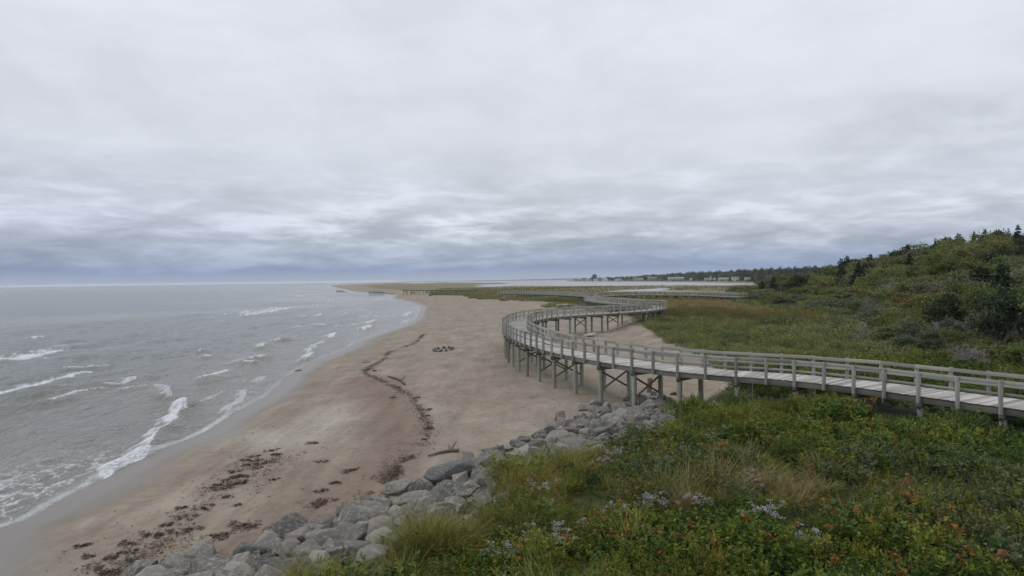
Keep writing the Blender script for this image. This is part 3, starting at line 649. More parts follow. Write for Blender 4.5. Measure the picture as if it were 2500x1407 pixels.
def scatter(name, P, rz, scl, idx, col, label, tilt=None):
    """one 'stuff' object: plants placed on the given points"""
    n = len(P); me = bpy.data.meshes.new(name); me.vertices.add(n); me.vertices.foreach_set('co', np.asarray(P, np.float32).ravel())
    tl = rs.normal(0, .10, (n, 2)) if tilt is None else tilt
    rot = np.column_stack([tl, rz]).astype(np.float32)
    a = me.attributes.new('rot', 'FLOAT_VECTOR', 'POINT'); a.data.foreach_set('vector', rot.ravel())
    a = me.attributes.new('scl', 'FLOAT', 'POINT'); a.data.foreach_set('value', np.asarray(scl, np.float32))
    a = me.attributes.new('pick', 'INT', 'POINT'); a.data.foreach_set('value', np.asarray(idx, np.int32))
    o = ob(name, me); tag(o, label, kind='stuff')
    ng = bpy.data.node_groups.new(name + '_scatter', 'GeometryNodeTree')
    ng.interface.new_socket('Geometry', in_out='INPUT', socket_type='NodeSocketGeometry'); ng.interface.new_socket('Geometry', in_out='OUTPUT', socket_type='NodeSocketGeometry')
    gi = ng.nodes.new('NodeGroupInput'); go = ng.nodes.new('NodeGroupOutput')
    ci = ng.nodes.new('GeometryNodeCollectionInfo'); ci.inputs[0].default_value = col; ci.inputs[1].default_value = True; ci.inputs[2].default_value = True
    def named(nm, dt):
        q = ng.nodes.new('GeometryNodeInputNamedAttribute'); q.data_type = dt; q.inputs[0].default_value = nm; return q.outputs[0]
    ip = ng.nodes.new('GeometryNodeInstanceOnPoints'); ip.inputs['Pick Instance'].default_value = True
    lk = ng.links.new
    lk(gi.outputs[0], ip.inputs['Points']); lk(ci.outputs[0], ip.inputs['Instance'])
    lk(named('pick', 'INT'), ip.inputs['Instance Index'])
    e2r = ng.nodes.new('FunctionNodeEulerToRotation'); lk(named('rot', 'FLOAT_VECTOR'), e2r.inputs[0]); lk(e2r.outputs[0], ip.inputs['Rotation'])
    lk(named('scl', 'FLOAT'), ip.inputs['Scale']); lk(ip.outputs[0], go.inputs[0])
    md = o.modifiers.new('scatter', 'NODES'); md.node_group = ng
    return o
def sample(n, x0, x1, y0, y1):
    return rs.uniform(x0, x1, n), rs.uniform(y0, y1, n)
def in_view(x, y, lim=0.80): return (np.abs(x) < lim * y + 3) & (y > 4)
def ell(x, y, cx, cy, rx, ry, rot=0.0):
    c, s = math.cos(rot), math.sin(rot); dx, dy = x - cx, y - cy
    return np.exp(-(((c * dx + s * dy) / rx)**2 + ((-s * dx + c * dy) / ry)**2))

# ---------------------------------------------------------------- foreground bank vegetation
fg_protos = [forb(9, .52, .11, .036, 20, M['forb']), forb(8, .46, .10, .034, 20, M['forb'], .25), forb(10, .55, .090, .024, 22, M['olive'], .18, .8), forb(9, .46, .085, .024, 22, M['olive'], .22, .7),
             forb(7, .42, .11, .065, 17, M['darkleaf'], .28, .3), forb(7, .50, .11, .060, 17, M['darkleaf'], .26, .3), forb(7, .52, .10, .050, 17, M['greyleaf'], .22, .4), forb(6, .50, .10, .07, 16, M['rust'], .22, .3),
             tuft(60, .70, .016, .16, M['grass'], bias=.4), tuft(70, .78, .015, .18, M['tan'], (.3, 1.0), .5), tuft(80, .64, .015, .20, M['yellowgrass'], (.3, 1.2), .4), forb(8, .55, .055, .016, 26, M['forb'], .16, 1.0)]
# measured from the photograph: where tan grass, yellow edge grass and rust-leaved roses stand
TANS = [(4.34,17.36),(6.89,19.66),(8.06,20.26),(6.26,21.05),(4.94,22.97),(5.69,16.82),(6.88,18.11),(4.68,15.19)]
YELS = [(0.53,20.34),(1.3,21.22),(2.23,21.65),(0.26,18.74),(-2.6,14.77),(-3.07,13.72),(-1.84,15.72),(-1.2,15.96),(-3.97,13.45)]
RUSTS = [(7.9,16.26),(7.91,15.01),(8.9,15.5),(9.28,15.21),(7.08,14.07),(2.81,15.75),(1.64,15.25),(3.84,16.13),(0.96,17.36),(2.34,16.34),(3.65,13.98),(7.91,12.27),(5.11,13.5),(0.36,14.55)]
x, y = sample(48000, -8, 34, 7, 46)
u = poly_sd(x, y, UPLAND); h = poly_sd(x, y, HILL)
keep = (u > 0.05) & in_view(x, y) & (h < 3)
D = np.hypot(x, y); keep &= rs.uniform(0, 1, len(x)) < np.clip(1.25 - D / 45, .3, 1)
x, y, u = x[keep], y[keep], u[keep]
wd = pl_dist(x, y, [(p[0], p[1]) for p in WALK_MAIN[:16]])
keep = wd > .8; x, y, u, wd = x[keep], y[keep], u[keep], wd[keep]
n = len(x); tan = sum(ell(x, y, cx, cy, 1.1, .9) for cx, cy in TANS); yel = sum(ell(x, y, cx, cy, 1.2, .95) for cx, cy in YELS); rus = sum(ell(x, y, cx, cy, .6, .5) for cx, cy in RUSTS)
pn = fbm(x * .35, y * .35, 301, 3) + .25 * (rs.uniform(0, 1, n) - .5); pn2 = fbm(x * .22 + 50, y * .22, 311, 3)
q = rs.uniform(0, 1, n)
right = sstep(9, 14, x - 0.15 * y)
idx = np.where(pn > .53, rs.choice([2, 3, 11], n), np.where(pn > .45, rs.choice([0, 1, 11], n), rs.choice([4, 5, 0, 1], n)))
idx = np.where((pn2 > .60) & (q < .5), 6, idx)
idx = np.where((right > .4) & (q < .55), rs.choice([4, 5], n), idx)
idx = np.where(q < .05, 8, idx); idx = np.where(np.abs(q - .9) < .012, 7, idx)
q2 = rs.uniform(0, 1, n); idx = np.where((rus > q * 1.2) & (q2 < .34), 7, idx); idx = np.where((tan > q * 1.3) & (q2 < .62) & (pn > .44), rs.choice([9, 9, 10], n), idx); idx = np.where((yel > q * .9) & (q2 < .85), 10, idx)
sc = rs.uniform(.6, 1.25, n) * np.clip(-.15 + 2.4 * fbm(x * .8, y * .8, 321, 3), .38, 1.9) * np.where(u < .6, .85, 1)
front = (x - 0.15 * y < 9) | (y < 40)
sc *= np.where(wd < 1.95, .42, np.where(wd < 2.6, .7, np.where((wd < 4.5), 1.08, 1.0)))
idx = np.where(wd < 1.95, rs.choice([4, 5], n), idx)  # dark-leaved plants added under the deck, their colour standing in for its shade
z = ground_z(x, y) - .03
scatter('bank_plants', np.column_stack([x, y, z]), rs.uniform(0, 6.28, n), sc, idx, proto('bank_plant', fg_protos), 'mixed green, olive and rust plants covering the near bank')
print('bank', n)

# aster clumps: each one can be picked out by its pale flower heads
def aster_mesh(k):
    parts = []; fl = []
    for _ in range(11):
        b = rs.normal(0, .06, 3) * [1, 1, 0]; tip = b + np.array([rs.normal() * .17, rs.normal() * .15, rs.uniform(.42, .66)])
        t = rs.uniform(.1, .95, 12); az = rs.uniform(0, 6.28, 12)
        parts.append(leaves(rs, b + (tip - b) * t[:, None], np.stack([np.cos(az), np.sin(az), np.full(12, .5)], 1), .07, .018))
        m = rs.randint(10, 19); c = tip + rs.normal(0, .040, (m, 3)) * [1, 1, .5]; fl.append(c)
    c = np.concatenate(fl); fp = []
    for r_ in range(3):
        a = rs.uniform(0, 6.28, len(c)); d = np.stack([np.cos(a), np.sin(a), rs.uniform(-.1, .5, len(c))], 1)
        fp.append(leaves(rs, c - unit(d) * .02, d, .036, .024, 0.0))
    V, F = join(*parts); V2, F2 = join(*fp)
    return mesh_np('foliage', V, F, M['forb']), mesh_np('flower_heads', V2, F2, M['flower'])
AST = [aster_mesh(k) for k in range(5)]
ASTERS = [(3.25,21.66,2.13,1.1),(2.92,21.18,2.14,1.1),(2.7,20.81,2.14,0.9),(0.73,18.18,2.11,1.2),(0.82,17.23,2.11,0.8),(2.38,16.14,2.17,1.1),(2.56,16.28,2.18,0.9),(3.22,16.41,2.22,1.2),(3.45,16.47,2.23,1),(4.26,16.31,2.3,1.1),(4.45,16.44,2.31,0.8),(5.35,15.18,2.39,1.3),(5.49,14.95,2.4,1.2),(6.88,23.58,2.23,1),(6.54,23.12,2.24,0.9),(7.4,24.27,2.23,1),(6.87,25.83,2.15,1),(7.99,31.07,2.1,0.9),(8.52,29.43,2.16,1),(10.59,25.28,2.25,1.1),(6.44,18.85,2.26,1),(6.23,18.03,2.3,0.9),(6.15,18.44,2.28,0.9),(0.26,14.91,2.11,1),(0.91,14.84,2.13,1.2),(0.99,14.5,2.14,1),(-0.22,13.87,2.12,1.1),(-0.09,14.06,2.12,1),(-0.44,13.9,2.11,0.9),(0.7,16.44,2.11,0.7),(5.87,13.68,2.41,1.1),(5.61,13.4,2.4,0.8),(8.26,14.79,2.45,1),(7.84,15.32,2.45,0.8),(5.87,24.47,2.15,0.9),(4.52,23.47,2.12,0.8),(7.03,18.37,2.29,0.7),(1.49,15.6,2.14,0.8),(3.02,16.89,2.19,0.7),(16.61,25.91,2.34,0.8),(8.74,27.93,2.18,0.8),(6.12,26.93,2.1,0.8),(9.04,12.95,2.48,0.7),(3.9,29.34,1.62,0.7),(5.45,20.8,2.21,0.7)]
ORD = ['first', 'second', 'third', 'fourth', 'fifth', 'sixth', 'seventh', 'eighth', 'ninth', 'tenth', 'eleventh', 'twelfth', 'thirteenth', 'fourteenth', 'fifteenth', 'sixteenth', 'seventeenth', 'eighteenth', 'nineteenth', 'twentieth']
def ordinal(i): return ORD[i] if i < 20 else 'twenty-' + ORD[i - 20]
bands = {}
for a_ in ASTERS:
    d_ = a_[1]; bands.setdefault('at the picture bottom edge' if d_ < 13.3 else 'mid-way down the near bank' if d_ < 16.2 else 'beside the tan grass' if d_ < 21 else 'high on the bank near the boardwalk', []).append(a_)
for band, lst in bands.items():
    lst.sort(key=lambda a_: a_[0] / a_[1])
    for i, (ax_, ay_, az_, s_) in enumerate(lst):
        r = empty('aster_clump', (ax_, ay_, gz1(ax_, ay_) + .05), rs.uniform(0, 6)); r.scale = (s_ * .80,) * 3; k = i % 5
        tag(r, '%s pale lilac aster clump from the left, %s' % (ordinal(i), band), 'flower', 'pale asters flowering on the near bank')
        tag(ob('foliage', AST[k][0], r), kind='stuff'); tag(ob('flower_heads', AST[k][1], r), kind='stuff')

# ---------------------------------------------------------------- middle ground vegetation
mid_protos = [tuft(60, .75, .022, .32, M['midgreen'], (.3, 1.0), .4), forb(9, .60, .14, .055, 20, M['midgreen'], .35, .5), forb(9, .65, .15, .06, 20, M['midgreen'], .38, .4), tuft(60, .85, .024, .34, M['grass'], (.3, .9), .4), tuft(60, .95, .026, .36, M['reed'], (.1, .5)), tuft(60, .7, .026, .36, M['tan'], (.2, .8)), tuft(46, .6, .024, .3, M['dune'], (.3, 1.0), .3), forb(9, .7, .14, .05, 20, M['olive'], .36, .6), forb(9, .75, .15, .06, 22, M['greyleaf'], .38, .4)]
mcol = proto('mid_plant', mid_protos)
x, y = sample(90000, 0, 95, 34, 200)
u = poly_sd(x, y, UPLAND); h = poly_sd(x, y, HILL); D = np.hypot(x, y)
wd = pl_dist(x, y, [(p[0], p[1]) for p in WALK_MAIN])
keep = (u > -.5) & (h < 8) & in_view(x, y, .78) & (wd > 1.4) & (rs.uniform(0, 1, len(x)) < np.clip(70 / D, .25, 1) * .8) & ~((D < 46) & (wd < 2.0))
SIDE = [(20.6, 172), (22.5, 180), (26, 185.5), (31, 187.2), (36.5, 186.8), (42, 183.0), (47, 177.0), (50.5, 168), (53, 159)]
keep &= (poly_sd(x, y, CREEK) < -4) & (pl_dist(x, y, SIDE) > 2.5)
wsd_ = pl_dist(x * 1.05, y * 1.05, SIDE)
x, y, u, h, D = x[keep], y[keep], u[keep], h[keep], D[keep]
n = len(x); q = rs.uniform(0, 1, n); pn = fbm(x * .09, y * .06, 401, 3) + .22 * (q - .5)
REED = [(22.13,94.23),(26.3,95.27),(29.83,92.32),(32.2,87)]
TANF = [(29.77,129.94),(36.99,139.86),(38.79,126.91)]
rd = np.exp(-(pl_dist(x, y, REED) / np.maximum(4, .05 * D))**2); tf = 1.5 * np.exp(-(pl_dist(x, y, TANF) / (.17 * D))**2)
idx = np.where(pn > .55, rs.choice([1, 3, 0], n), np.where(pn > .46, rs.choice([0, 1, 8], n), rs.choice([2, 1, 7], n)))
back = sstep(85, 118, D)
idx = np.where((back > q) & (pn > .40), rs.choice([5, 5, 6, 7], n), idx)
straw = (x / y < .34) & (D > 55) & (rs.uniform(0, 1, n) < .46) & (pn > .38); idx = np.where(straw, rs.choice([5, 6, 3], n), idx)
idx = np.where(rd > q * .9, rs.choice([4, 4, 7, 5], n), idx); idx = np.where(tf > q * .8, 5, idx)
idx = np.where((h > -4) & (q < .75), rs.choice([1, 2, 8, 2], n), idx)
sc = rs.uniform(.55, 1.2, n) * np.clip(.15 + 1.75 * fbm(x * .32, y * .2, 431, 3), .4, 1.7) * np.clip(.75 + (D - 45) / 140, .7, 1.35) * np.where((wd[keep] < 3) , .6, 1)
sc *= np.where(idx == 5, .62, 1); sc *= np.where(wsd_[keep] < 9, .55, 1)
scatter('dune_plants', np.column_stack([x, y, ground_z(x, y) - .05]), rs.uniform(0, 6.28, n), sc, idx, mcol, 'green and tan plants filling the hollow behind the boardwalk')
print('mid', n)
# fore-dune strip with pale marram grass along the back of the beach
x, y = sample(60000, -110, 30, 92, 420)
dl = pl_dist(x, y, [[(18.77,114.24)][0]] + DUNELINE); D = np.hypot(x, y); u = poly_sd(x, y, UPLAND)
wd = pl_dist(x, y, [(p[0], p[1]) for p in WALK_MAIN])
g = fbm(x * .12, y * .06, 411, 3)
keep = (u > -.10 * D * (g - .25)) & (u < .16 * D) & (wd > 1.6) & (rs.uniform(0, 1, len(x)) < np.clip((g - .34) * 4.5, 0, 1) * np.clip(170 / D, .35, 1)) & (x < .13 * y + 8)
x, y, D, g = x[keep], y[keep], D[keep], g[keep]; n = len(x)
idx = np.where(rs.uniform(0, 1, n) < .75, 6, rs.choice([3, 5], n))
scatter('marram_grass', np.column_stack([x, y, ground_z(x, y) - .05]), rs.uniform(0, 6.28, n), rs.uniform(.55, 1.1, n) * np.clip(D / 150, .7, 2.1), idx, mcol, 'pale marram grass on the low fore-dune behind the beach')
print('dune', n)
# farther marsh grass
x, y = sample(40000, -60, 190, 190, 620)
D = np.hypot(x, y); u = poly_sd(x, y, UPLAND); bs = np.maximum(poly_sd(x, y, BAY), poly_sd(x, y, CREEK)); h = poly_sd(x, y, HILL)
wd = pl_dist(x, y, [(p[0], p[1]) for p in WALK_MAIN])
g = fbm(x * .03, y * .012, 421, 3)
cb_ = poly_sd(x * .965, y * 1.0, CREEK); cb2 = poly_sd(x * 1.06, y * 1.06, CREEK); keep = (u > 3) & (bs < -4) & (cb2 < 0) & (h < 0) & (x > -.16 * y) & (x < .50 * y) & (wd > 2) & (rs.uniform(0, 1, len(x)) < np.clip(200 / D, 0, 1) * .55)
x, y, D, g = x[keep], y[keep], D[keep], g[keep]; n = len(x); q = rs.uniform(0, 1, n)
idx = np.where(g > .54, rs.choice([5, 4, 6], n), np.where(g > .45, rs.choice([7, 3, 5], n), rs.choice([3, 4], n)))
scatter('marsh_grass', np.column_stack([x, y, ground_z(x, y) - .1]), rs.uniform(0, 6.28, n), rs.uniform(.5, .85, n) * np.clip(D / 260, .75, 1.6), idx, mcol, 'tan and rusty marsh grass between the boardwalks and the bay')
print('marsh', n)

# ---------------------------------------------------------------- rock armour
def rock_material():
    m, nt, b = new_mat('rock'); P = pos(nt); r = orand(nt); oc = N(nt, 'ShaderNodeTexCoord').outputs['Object']
    n1 = noise(nt, oc, 1.6, 6, 0.65); n2 = noise(nt, P, 9.0, 6, 0.7); n3 = noise(nt, P, 2.2, 4, 0.6)
    t = math_(nt, 'ADD', math_(nt, 'MULTIPLY', n1, 0.55), math_(nt, 'MULTIPLY', r, 0.45))
    col = ramp(nt, t, [(0.22, (0.082, 0.080, 0.074)), (0.45, (0.140, 0.134, 0.122)), (0.62, (0.205, 0.190, 0.168)), (0.80, (0.245, 0.208, 0.175))])
    pink = ramp(nt, attr(nt, 'pink')[2], [(0.0, 0.0), (1.0, 1.0)])
    col = mixc(nt, math_(nt, 'MULTIPLY', N(nt, 'ShaderNodeObjectInfo').outputs['Alpha'], 0.0), col, col)
    col = mixc(nt, ramp(nt, n2, [(0.48, 0.0), (0.62, 0.85)]), col, (0.33, 0.315, 0.28))
    col = mixc(nt, ramp(nt, noise(nt, P, 3.2, 5, 0.7, 1.5), [(0.485, 0.0), (0.5, 0.55), (0.515, 0.0)]), col, (0.05, 0.048, 0.045))
    col = mixc(nt, ramp(nt, n3, [(0.52, 0.0), (0.70, 0.55)]), col, (0.085, 0.083, 0.078))
    setc(nt, b, 'Base Color', col); b.inputs['Roughness'].default_value = 0.9; b.inputs['Specular IOR Level'].default_value = 0.25
    bump(nt, b, math_(nt, 'ADD', n2, math_(nt, 'MULTIPLY', n1, 0.8)), 0.7, 0.06)
    return m, nt, b
M['rock'], _nt, _b = rock_material()
def tinted_rock(name, tint, f):
    m = M['rock'].copy(); m.name = name; nt = m.node_tree
    b = [n for n in nt.nodes if n.type == 'BSDF_PRINCIPLED'][0]; src_ = b.inputs['Base Color'].links[0].from_socket
    c = mixc(nt, f, src_, tint); nt.links.new(c, b.inputs['Base Color']); return m
M['rock_pink'] = tinted_rock('pinkish_rock', (0.24, 0.195, 0.178), 0.5)
M['rock_red'] = tinted_rock('reddish_rock', (0.19, 0.125, 0.105), 0.55)
M['rock_dark'] = tinted_rock('dark_rock', (0.085, 0.095, 0.098), 0.5)
M['rock_pale'] = tinted_rock('pale_rock', (0.36, 0.345, 0.31), 0.5)
def rock_mesh(seed, mat):
    r_ = random.Random(seed); bm = bmesh.new()
    for _ in range(15):
        v = Vector((r_.gauss(0, 1), r_.gauss(0, 1), r_.gauss(0, 1))).normalized()
        k = r_.uniform(.85, 1.1); bm.verts.new((v.x * .5 * k, v.y * .5 * k, v.z * .5 * k))
    bmesh.ops.convex_hull(bm, input=bm.verts)
    bmesh.ops.delete(bm, geom=[v for v in bm.verts if not v.link_faces], context='VERTS')
    bmesh.ops.bevel(bm, geom=bm.edges[:], offset=.022, segments=1, affect='EDGES', profile=.6)
    bmesh.ops.triangulate(bm, faces=bm.faces[:])
    bmesh.ops.subdivide_edges(bm, edges=[e for e in bm.edges if e.calc_length() > .2], cuts=1, use_grid_fill=True)
    for v in bm.verts:
        p = v.co * 4.1; q = math.sin(p.x * 2.1 + seed) * math.sin(p.y * 1.9 + seed * .7) * math.sin(p.z * 2.3 + 1.3 * seed)
        v.co *= 1 + .035 * q + r_.uniform(-.012, .012)
    me = bpy.data.meshes.new('boulder'); bm.to_mesh(me); bm.free(); me.materials.append(mat); return me
ROCKS = {k: [rock_mesh(31 * i + j * 7 + 3, M[k]) for i in range(n_)] for j, (k, n_) in enumerate((('rock', 9), ('rock_pink', 4), ('rock_red', 3), ('rock_dark', 4), ('rock_pale', 3)))}
# px centre, width in the photo (px), height ratio, kind
LISTED = [(-8.62,18.78,0.54,102,0.62,0),(-8.74,18.16,0.52,97,0.6,0),(-9.87,18.21,0.45,72,0.5,0),(-7.23,18.42,0.65,60,0.8,3),(-6.49,19.67,0.67,130,0.6,0),(-7.06,19.53,0.64,40,0.8,3),(-4.8,17.38,1.35,97,0.6,0),(-4.26,18.88,1.21,160,0.5,0),(-4.01,20.58,1.06,92,0.6,0),(-5.78,20.49,0.72,78,0.6,1),(-5.23,21.65,0.76,62,0.6,0),(-4.78,22.25,0.79,44,0.7,3),(-2.93,20.74,1.18,128,0.5,0),(-3.27,23.17,0.85,78,0.6,0),(-3.94,23.52,0.83,78,0.55,0),(-4.33,22.66,0.81,38,0.7,0),(-2.3,24.66,0.9,146,0.38,3),(-1.83,21.01,1.45,98,0.5,0),(-0.68,20.48,1.92,92,0.75,1),(-0.69,26.02,0.98,68,0.75,0),(-1.58,26.62,0.94,50,0.5,0),(-1.82,27.44,0.93,54,0.45,2),(-2.24,25.88,0.91,66,0.45,1),(-1.15,26.91,0.95,38,0.7,0),(-0.73,27.78,0.96,62,0.6,0),(-1.36,25.64,0.94,32,0.7,0),(-3.09,18.73,1.47,38,0.7,0),(-3.92,16.37,1.66,54,0.6,0),(-7.19,17.41,0.81,50,0.6,2),(-6.64,17.74,0.88,40,0.6,1),(-5.84,16.5,1.24,44,0.6,0),(-5.3,16.96,1.3,46,0.6,0),(-9.24,17.98,0.49,50,0.5,0),(4.59,38.15,1.06,42,0.5,0),(3.65,36.83,1.05,34,0.6,0),(4.31,36.24,1.06,42,0.55,0),(4.98,37.08,1.07,24,0.9,0),(5.54,36.74,1.08,34,0.5,4),(6.38,37.32,1.09,34,0.6,0),(6.89,36.98,1.11,40,0.9,3),(7.37,39.76,1.11,32,0.7,0),(7.78,38.59,1.12,22,0.8,0),(8.41,39.16,1.12,34,0.65,0),(7.63,36.38,1.12,50,0.65,0),(7.1,34.03,1.28,42,0.5,1),(2.29,34.24,1.02,36,1,1),(2.39,32.86,1.03,46,0.65,0),(3.23,33.06,1.09,44,0.8,0),(3.73,31.7,1.37,36,1.1,3),(4.27,31.51,1.5,42,0.6,4),(5.09,32.75,1.5,64,0.3,0),(5.01,30.16,1.66,78,0.45,1),(5.97,32.09,1.54,44,0.5,0),(2.53,29.51,1.34,42,0.7,2),(3.08,29.1,1.47,40,0.6,0),(3.61,27.69,1.66,64,0.75,3),(2.73,27.71,1.49,36,0.75,0),(3.1,27.53,1.58,32,1.1,0),(1.7,31.52,1.02,52,0.55,0),(1.18,30.69,1.02,48,0.45,0),(1.77,28.63,1.24,88,0.3,1),(0.41,30.04,1,44,0.4,3),(0.19,29.19,0.99,44,0.5,0),(-0.4,28.73,0.97,54,0.4,0),(2.37,31.63,1.12,24,0.6,0),(6.41,39.39,1.09,26,0.5,0),(8.66,38.06,1.13,30,0.6,0),(9.51,40.7,1.13,26,0.5,2),(8.23,40.76,1.12,20,0.6,3)]
kinds = ['rock', 'rock_pink', 'rock_red', 'rock_dark', 'rock_pale']; cname = ['grey', 'pinkish', 'reddish', 'dark grey', 'pale grey']
def place_rock(x, y, z, w, hr, kind, label, group, seed):
    r_ = random.Random(seed); lst = ROCKS[kinds[kind]]
    o = ob('boulder', lst[r_.randrange(len(lst))], None, (x, y, z), (r_.uniform(-.25, .25), r_.uniform(-.25, .25), r_.uniform(0, 6.28)), (w * r_.uniform(.98, 1.12), w * r_.uniform(.75, .95), max(w * hr * 1.15, w * .45)))
    tag(o, label, 'rock', group); return o
rb = {}
for i, (x, y, z, wpx, hr, kd) in enumerate(LISTED):
    D = y; w = wpx * D / 1700.0 * 1.12
    band = 'near rock line' if D < 20.5 else 'rocks beside the grass tussock' if D < 25.5 else 'rock heap below the boardwalk'
    rb.setdefault((band, int(kd)), []).append((x, y, z, w, hr, int(kd), i))
for (band, kd), lst in rb.items():
    lst.sort(key=lambda t: t[0] / t[1])
    for j, (x, y, z, w, hr, kd, i) in enumerate(lst):
        size = 'large' if w > 1.15 else 'small' if w < .62 else 'mid-sized'
        lab = '%s angular %s boulder in %s' % (size, cname[kd], band) if len(lst) == 1 else '%s %s boulder, %s such from left, %s' % (size, cname[kd], ordinal(j), band)
        g_ = gz1(x, y - .15)
        place_rock(x, y + .1, g_ + w * hr * .18, w, hr, kd, lab, 'boulders of the rock armour', i)
# smaller boulders that fill the armour between and beneath the named ones
cnt = 0
LX = [(t[0], t[1], .42) for t in LISTED]
cx_, cy_ = sample(9000, -9, 9, 8, 37)
ok = (poly_sd(cx_, cy_, ROCKS_OUT) > .15) & (poly_sd(cx_, cy_, UPLAND) < .25) & (np.hypot(cx_, cy_) < 36.5) & (pl_dist(cx_, cy_, UPLINE[:15]) < 9) & (cx_ < 8.4)
srt = np.argsort(cy_[ok] + rs.uniform(0, 6, ok.sum()))
for x, y in zip(cx_[ok][srt], cy_[ok][srt]):
    w = rs.uniform(.55, 1.2) * (1.1 if y < 22 else .95); band = 'near rock line' if y < 20.5 else 'rocks beside the grass tussock' if y < 25.5 else 'rock heap below the boardwalk'; kd = int(rs.choice([0, 0, 0, 0, 0, 3, 3, 0, 1, 4]))
    if cnt >= 298 or any((x - a)**2 + (y - b)**2 < (.32 * w + c * .60)**2 for a, b, c in LX): continue
    LX.append((x, y, .5 * w))
    place_rock(x, y, gz1(x, y) + .10 * w, w, rs.uniform(.55, .85), kd, '%s rock wedged between larger boulders, %s' % (cname[kd], band), '%s rocks of the %s' % (cname[kd], band), 500 + cnt); cnt += 1
# rubble in the gaps
hulls = []
for k in range(8):
    bm_ = bmesh.new(); r_ = random.Random(k + 400)
    for _ in range(9): bm_.verts.new(Vector((r_.gauss(0, 1), r_.gauss(0, 1), r_.gauss(0, 1))).normalized() * r_.uniform(.45, .6))
    bmesh.ops.convex_hull(bm_, input=bm_.verts); bmesh.ops.triangulate(bm_, faces=bm_.faces[:]); bm_.verts.index_update()
    vs_ = [v for v in bm_.verts if v.link_faces]; mp = {v: i for i, v in enumerate(vs_)}
    hulls.append((np.array([v.co[:] for v in vs_]), np.array([[mp[v] for v in f.verts] for f in bm_.faces]))); bm_.free()
parts = []; rx_, ry_ = cx_[ok][::-1][:1100], cy_[ok][::-1][:1100]; rz_ = ground_z(rx_, ry_)
for i in range(len(rx_)):
    w = rs.uniform(.12, .34); hv, hf = hulls[i % 8]; a_ = rs.uniform(0, 6.28); c_, s_ = math.cos(a_), math.sin(a_)
    parts.append((hv @ np.array([[c_, s_, 0], [-s_, c_, 0], [0, 0, .8]]) * w + [rx_[i], ry_[i], rz_[i] + w * .2], hf))
V, F = join(*parts); tag(ob('rubble', mesh_np('rubble', V, F, M['rock'])), 'small stones and rubble in the gaps of the rock armour', kind='stuff')

# ---------------------------------------------------------------- trees and shrubs of the wooded dune
M['bark'] = wood_material('bark', (0.07, 0.06, 0.05), (0.16, 0.15, 0.13))
M['deadtwig'] = leaf_material('dead_twigs', [(0.22, 0.20, 0.20), (0.30, 0.275, 0.265), (0.38, 0.35, 0.335)], .1, 3.0)
M['bleached'] = leaf_material('bleached_wood', [(0.42, 0.40, 0.37), (0.55, 0.53, 0.49)], .08, 3.0)
CROWNS = {}
CROWNS['green'] = leaf_material('shrub_green', [(0.115, 0.158, 0.048), (0.160, 0.200, 0.062), (0.205, 0.235, 0.078)], .15, .5)
CROWNS['olive'] = leaf_material('shrub_olive', [(0.145, 0.162, 0.052), (0.190, 0.200, 0.066), (0.232, 0.228, 0.080)], .15, .5)
CROWNS['dark'] = leaf_material('shrub_dark', [(0.050, 0.068, 0.038), (0.068, 0.090, 0.045), (0.090, 0.112, 0.055)], .15, .5)
CROWNS['greygreen'] = leaf_material('shrub_grey_green', [(0.125, 0.155, 0.092), (0.160, 0.188, 0.112), (0.195, 0.212, 0.125)], .12, .5)
CROWNS['brown'] = leaf_material('shrub_brown', [(0.155, 0.148, 0.098), (0.190, 0.175, 0.118), (0.210, 0.195, 0.125)], .12, .5)
CROWNS['yellow'] = leaf_material('shrub_yellow', [(0.165, 0.155, 0.055), (0.215, 0.182, 0.062), (0.220, 0.170, 0.062)], .12, .5)
CROWNS['spruce'] = leaf_material('spruce_needles', [(0.030, 0.046, 0.032), (0.042, 0.062, 0.038), (0.058, 0.078, 0.044)], .15, .6)
def crown_mesh(seed, mat, nleaf, ls, aspect=1.0, clumps=34):
    """unit crown: radius .5, height 1 (times aspect), base at z 0"""
    q = np.random.RandomState(seed); C_ = []
    while len(C_) < clumps:
        p = q.uniform(-1, 1, 3); r_ = np.linalg.norm(p)
        if r_ > 1 or r_ < .35: continue
        if p[2] < -.75: continue
        C_.append(p * (0.86 + .2 * q.uniform(-1, 1)))
    C_ = np.array(C_); per = nleaf // clumps
    rad = q.uniform(.16, .34, clumps)
    c = np.repeat(C_, per, 0); d = unit(q.normal(size=c.shape)); d[:, 2] = np.abs(d[:, 2]) * .9 - .15 * 1
    p = c + d * (np.repeat(rad, per) * q.uniform(.55, 1.05, len(c)))[:, None]
    shoot = q.uniform(0, 1, len(c)) < .16; p[shoot] += (unit(C_[q.randint(0, clumps, shoot.sum())] * 0 + d[shoot] + [0, 0, .5]) * q.uniform(.05, .34, (shoot.sum(), 1)))
    dirs = unit(d + .7 * q.normal(size=c.shape) + [0, 0, .25])
    p = p * [.46, .46, .46 * aspect] + [0, 0, .50 * aspect]
    V, F = leaves(q, p, dirs, ls * q.uniform(.7, 1.3, len(p)), ls * .62 * q.uniform(.7, 1.2, len(p)))
    return mesh_np('crown', V, F, mat)
